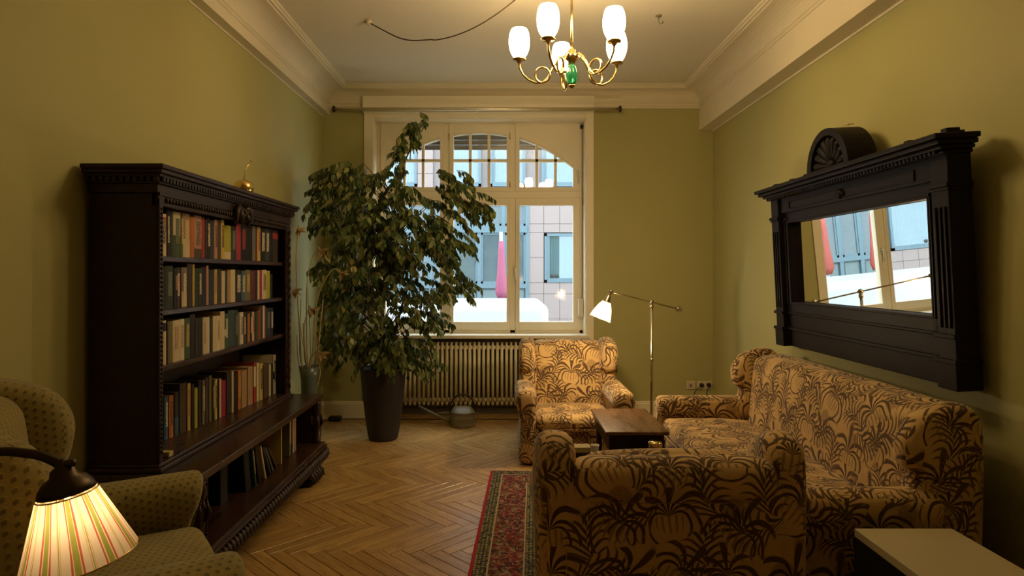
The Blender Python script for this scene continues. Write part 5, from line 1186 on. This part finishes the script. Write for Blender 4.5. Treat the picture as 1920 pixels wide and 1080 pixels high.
# plinth tiles and upper wall as one cladding mesh (too far to see)
off(MB().box(-14, 9, FY-0.01, FY+0.06, 6.0, 11.5).box(-14, colx[0], FY-0.01, FY+0.06, SZ, 6).box(colx[-1], 9, FY-0.01, FY+0.06, SZ, 6).box(-9.4, 9, FY+0.0, FY+0.06, SZ, 0.23), 'cladding', pink)
for (a, b_, c, d) in wins:
    wo = off(MB().box(a, b_, FY-0.04, FY+0.05, c, c+0.07).box(a, b_, FY-0.04, FY+0.05, d-0.07, d).box(a, a+0.07, FY-0.04, FY+0.05, c, d).box(b_-0.07, b_, FY-0.04, FY+0.05, c, d).box(a+0.07, a+0.14, FY-0.02, FY+0.04, c+0.07, d-0.07).box(a+0.14, b_-0.07, FY-0.02, FY+0.04, c+0.07, c+0.11), 'window', blue)
    def sub(b, nm, mt): o = b.build(nm, mt, wo); return o
    sub(MB().box(a+0.05, b_-0.05, FY+0.012, FY+0.02, c+0.05, d-0.05), 'pane', glass_thin('facade_pane', (0.75, 0.88, 0.92), 0.10))
    cu = MB(); nn = 44; vs = []
    for i in range(nn+1):
        x = a+0.12+(b_-a-0.2)*i/nn; vs += [(x, FY+0.045+0.012*math.sin(i*1.9), c+0.08), (x, FY+0.045+0.012*math.sin(i*1.9), d-0.08)]
    cu.add(vs, [(2*i, 2*i+2, 2*i+3, 2*i+1) for i in range(nn)], True); sub(cu, 'curtain', plain((0.145, 0.175, 0.185)))
    if c < 2:
        for q in (0.21, 0.33): sub(MB().lathe([(0.0, -0.004), (0.05, -0.003), (0.05, 0.003), (0.0, 0.004)], (a+q, FY+0.008, c+0.17), 14, axis='y'), 'sticker', 'navyd' if 'navyd' in M else plain(C['charcoal']))
for bi, (a, b_) in enumerate(bays):
    by = off(MB().box(a, b_, FY+0.03, FY+0.07, SZ, 3.40), 'bay_front', mint)
    def sub(b, nm, mt): return b.build(nm, mt, by)
    nseg = max(2, round((b_-a)/0.62)); sgw = (b_-a)/nseg
    sub(MB().box(a, b_, FY-0.08, FY+0.03, 2.52, 2.70).box(a, b_, FY-0.06, FY+0.03, 1.05, 1.17).box(a, b_, FY-0.08, FY+0.03, 3.28, 3.42).box(a, b_, FY-0.06, FY+0.03, 0.40, 0.48), 'bay_rail', blue)
    for i in range(nseg+1): sub(MB().box(a+i*sgw-0.05, a+i*sgw+0.05, FY-0.05, FY+0.03, SZ, 3.3), 'bay_post', blue)
    for i in range(nseg):
        xa, xb = a+i*sgw+0.05, a+(i+1)*sgw-0.05
        for (c, d) in ((1.17, 2.52), (2.70, 3.28)):
            sub(MB().box(xa, xb, FY-0.005, FY+0.01, c, d), 'bay_pane', fglm)
            sub(MB().box(xa, xa+0.05, FY-0.03, FY, c, d).box(xb-0.05, xb, FY-0.03, FY, c, d).box(xa, xb, FY-0.03, FY, d-0.06, d).box(xa, xb, FY-0.03, FY, c, c+0.06), 'bay_sash', blue)
        sub(MB().box(xa+0.04, xb-0.04, FY+0.0, FY+0.03, 0.54, 1.0), 'bay_panel', mint)
# white van parked before the house
vn = empty('white_van', (-1.95, 10.5, SZ)); tag(vn, 'white van roof seen through the lower window panes', 'van')
wpaint = paint('white_van_paint', (0.36, 0.36, 0.36), 0.35, 0.02, 1, 0)
b = MB(); soft(b, (0, 0, 1.27), (2.60, 0.95, 0.99), 0.16, 6); b.build('body', wpaint, vn)
for x in (-1.7, 1.7):
    for y in (-0.86, 0.86): MB().lathe([(0.0, -0.1), (0.30, -0.1), (0.33, -0.06), (0.33, 0.06), (0.30, 0.1), (0.0, 0.1)], (x, y, 0.33), 20, axis='y').build('wheel', 'black', vn)
part('side_trim', 'black', vn, (-2.4, 2.4, -0.965, -0.94, 0.75, 0.83)); part('rear_lamp', plain(C['red']), vn, (2.585, 2.605, -0.8, -0.7, 0.9, 1.3))
# closed cafe parasols
for (x, y, c, wd) in ((-0.10, 14.0, (0.28, 0.07, 0.12), 'pink closed parasol on a white pole seen through the middle panes'), (-4.12, 14.0, (0.30, 0.05, 0.04), 'red closed parasol near the mullion in the mirror reflection'), (-3.12, 14.2, (0.32, 0.07, 0.05), 'red closed parasol near the blind strap in the mirror reflection')):
    pa = empty('parasol', (x, y, SZ)); tag(pa, wd, 'parasol', 'closed street parasols')
    MB().tube([(0, 0, 0), (0, 0, 3.6)], 0.04, 10).build('pole', wpaint, pa)
    ps = MB(); nn = 20; prof = [(0.05, 3.40), (0.06, 3.2), (0.085, 2.7), (0.125, 2.3), (0.08, 2.15)]
    ps.lathe(prof, (0, 0, 0), nn); ps.v = [(xx*(1+0.25*math.cos(5*math.atan2(yy, xx))), yy*(1+0.25*math.cos(5*math.atan2(yy, xx))), zz) for xx, yy, zz in ps.v]
    ps.build('canopy', plain(c), pa); part('foot', 'zinc', pa, (-0.3, 0.3, -0.3, 0.3, 0, 0.08), ch=0.01)
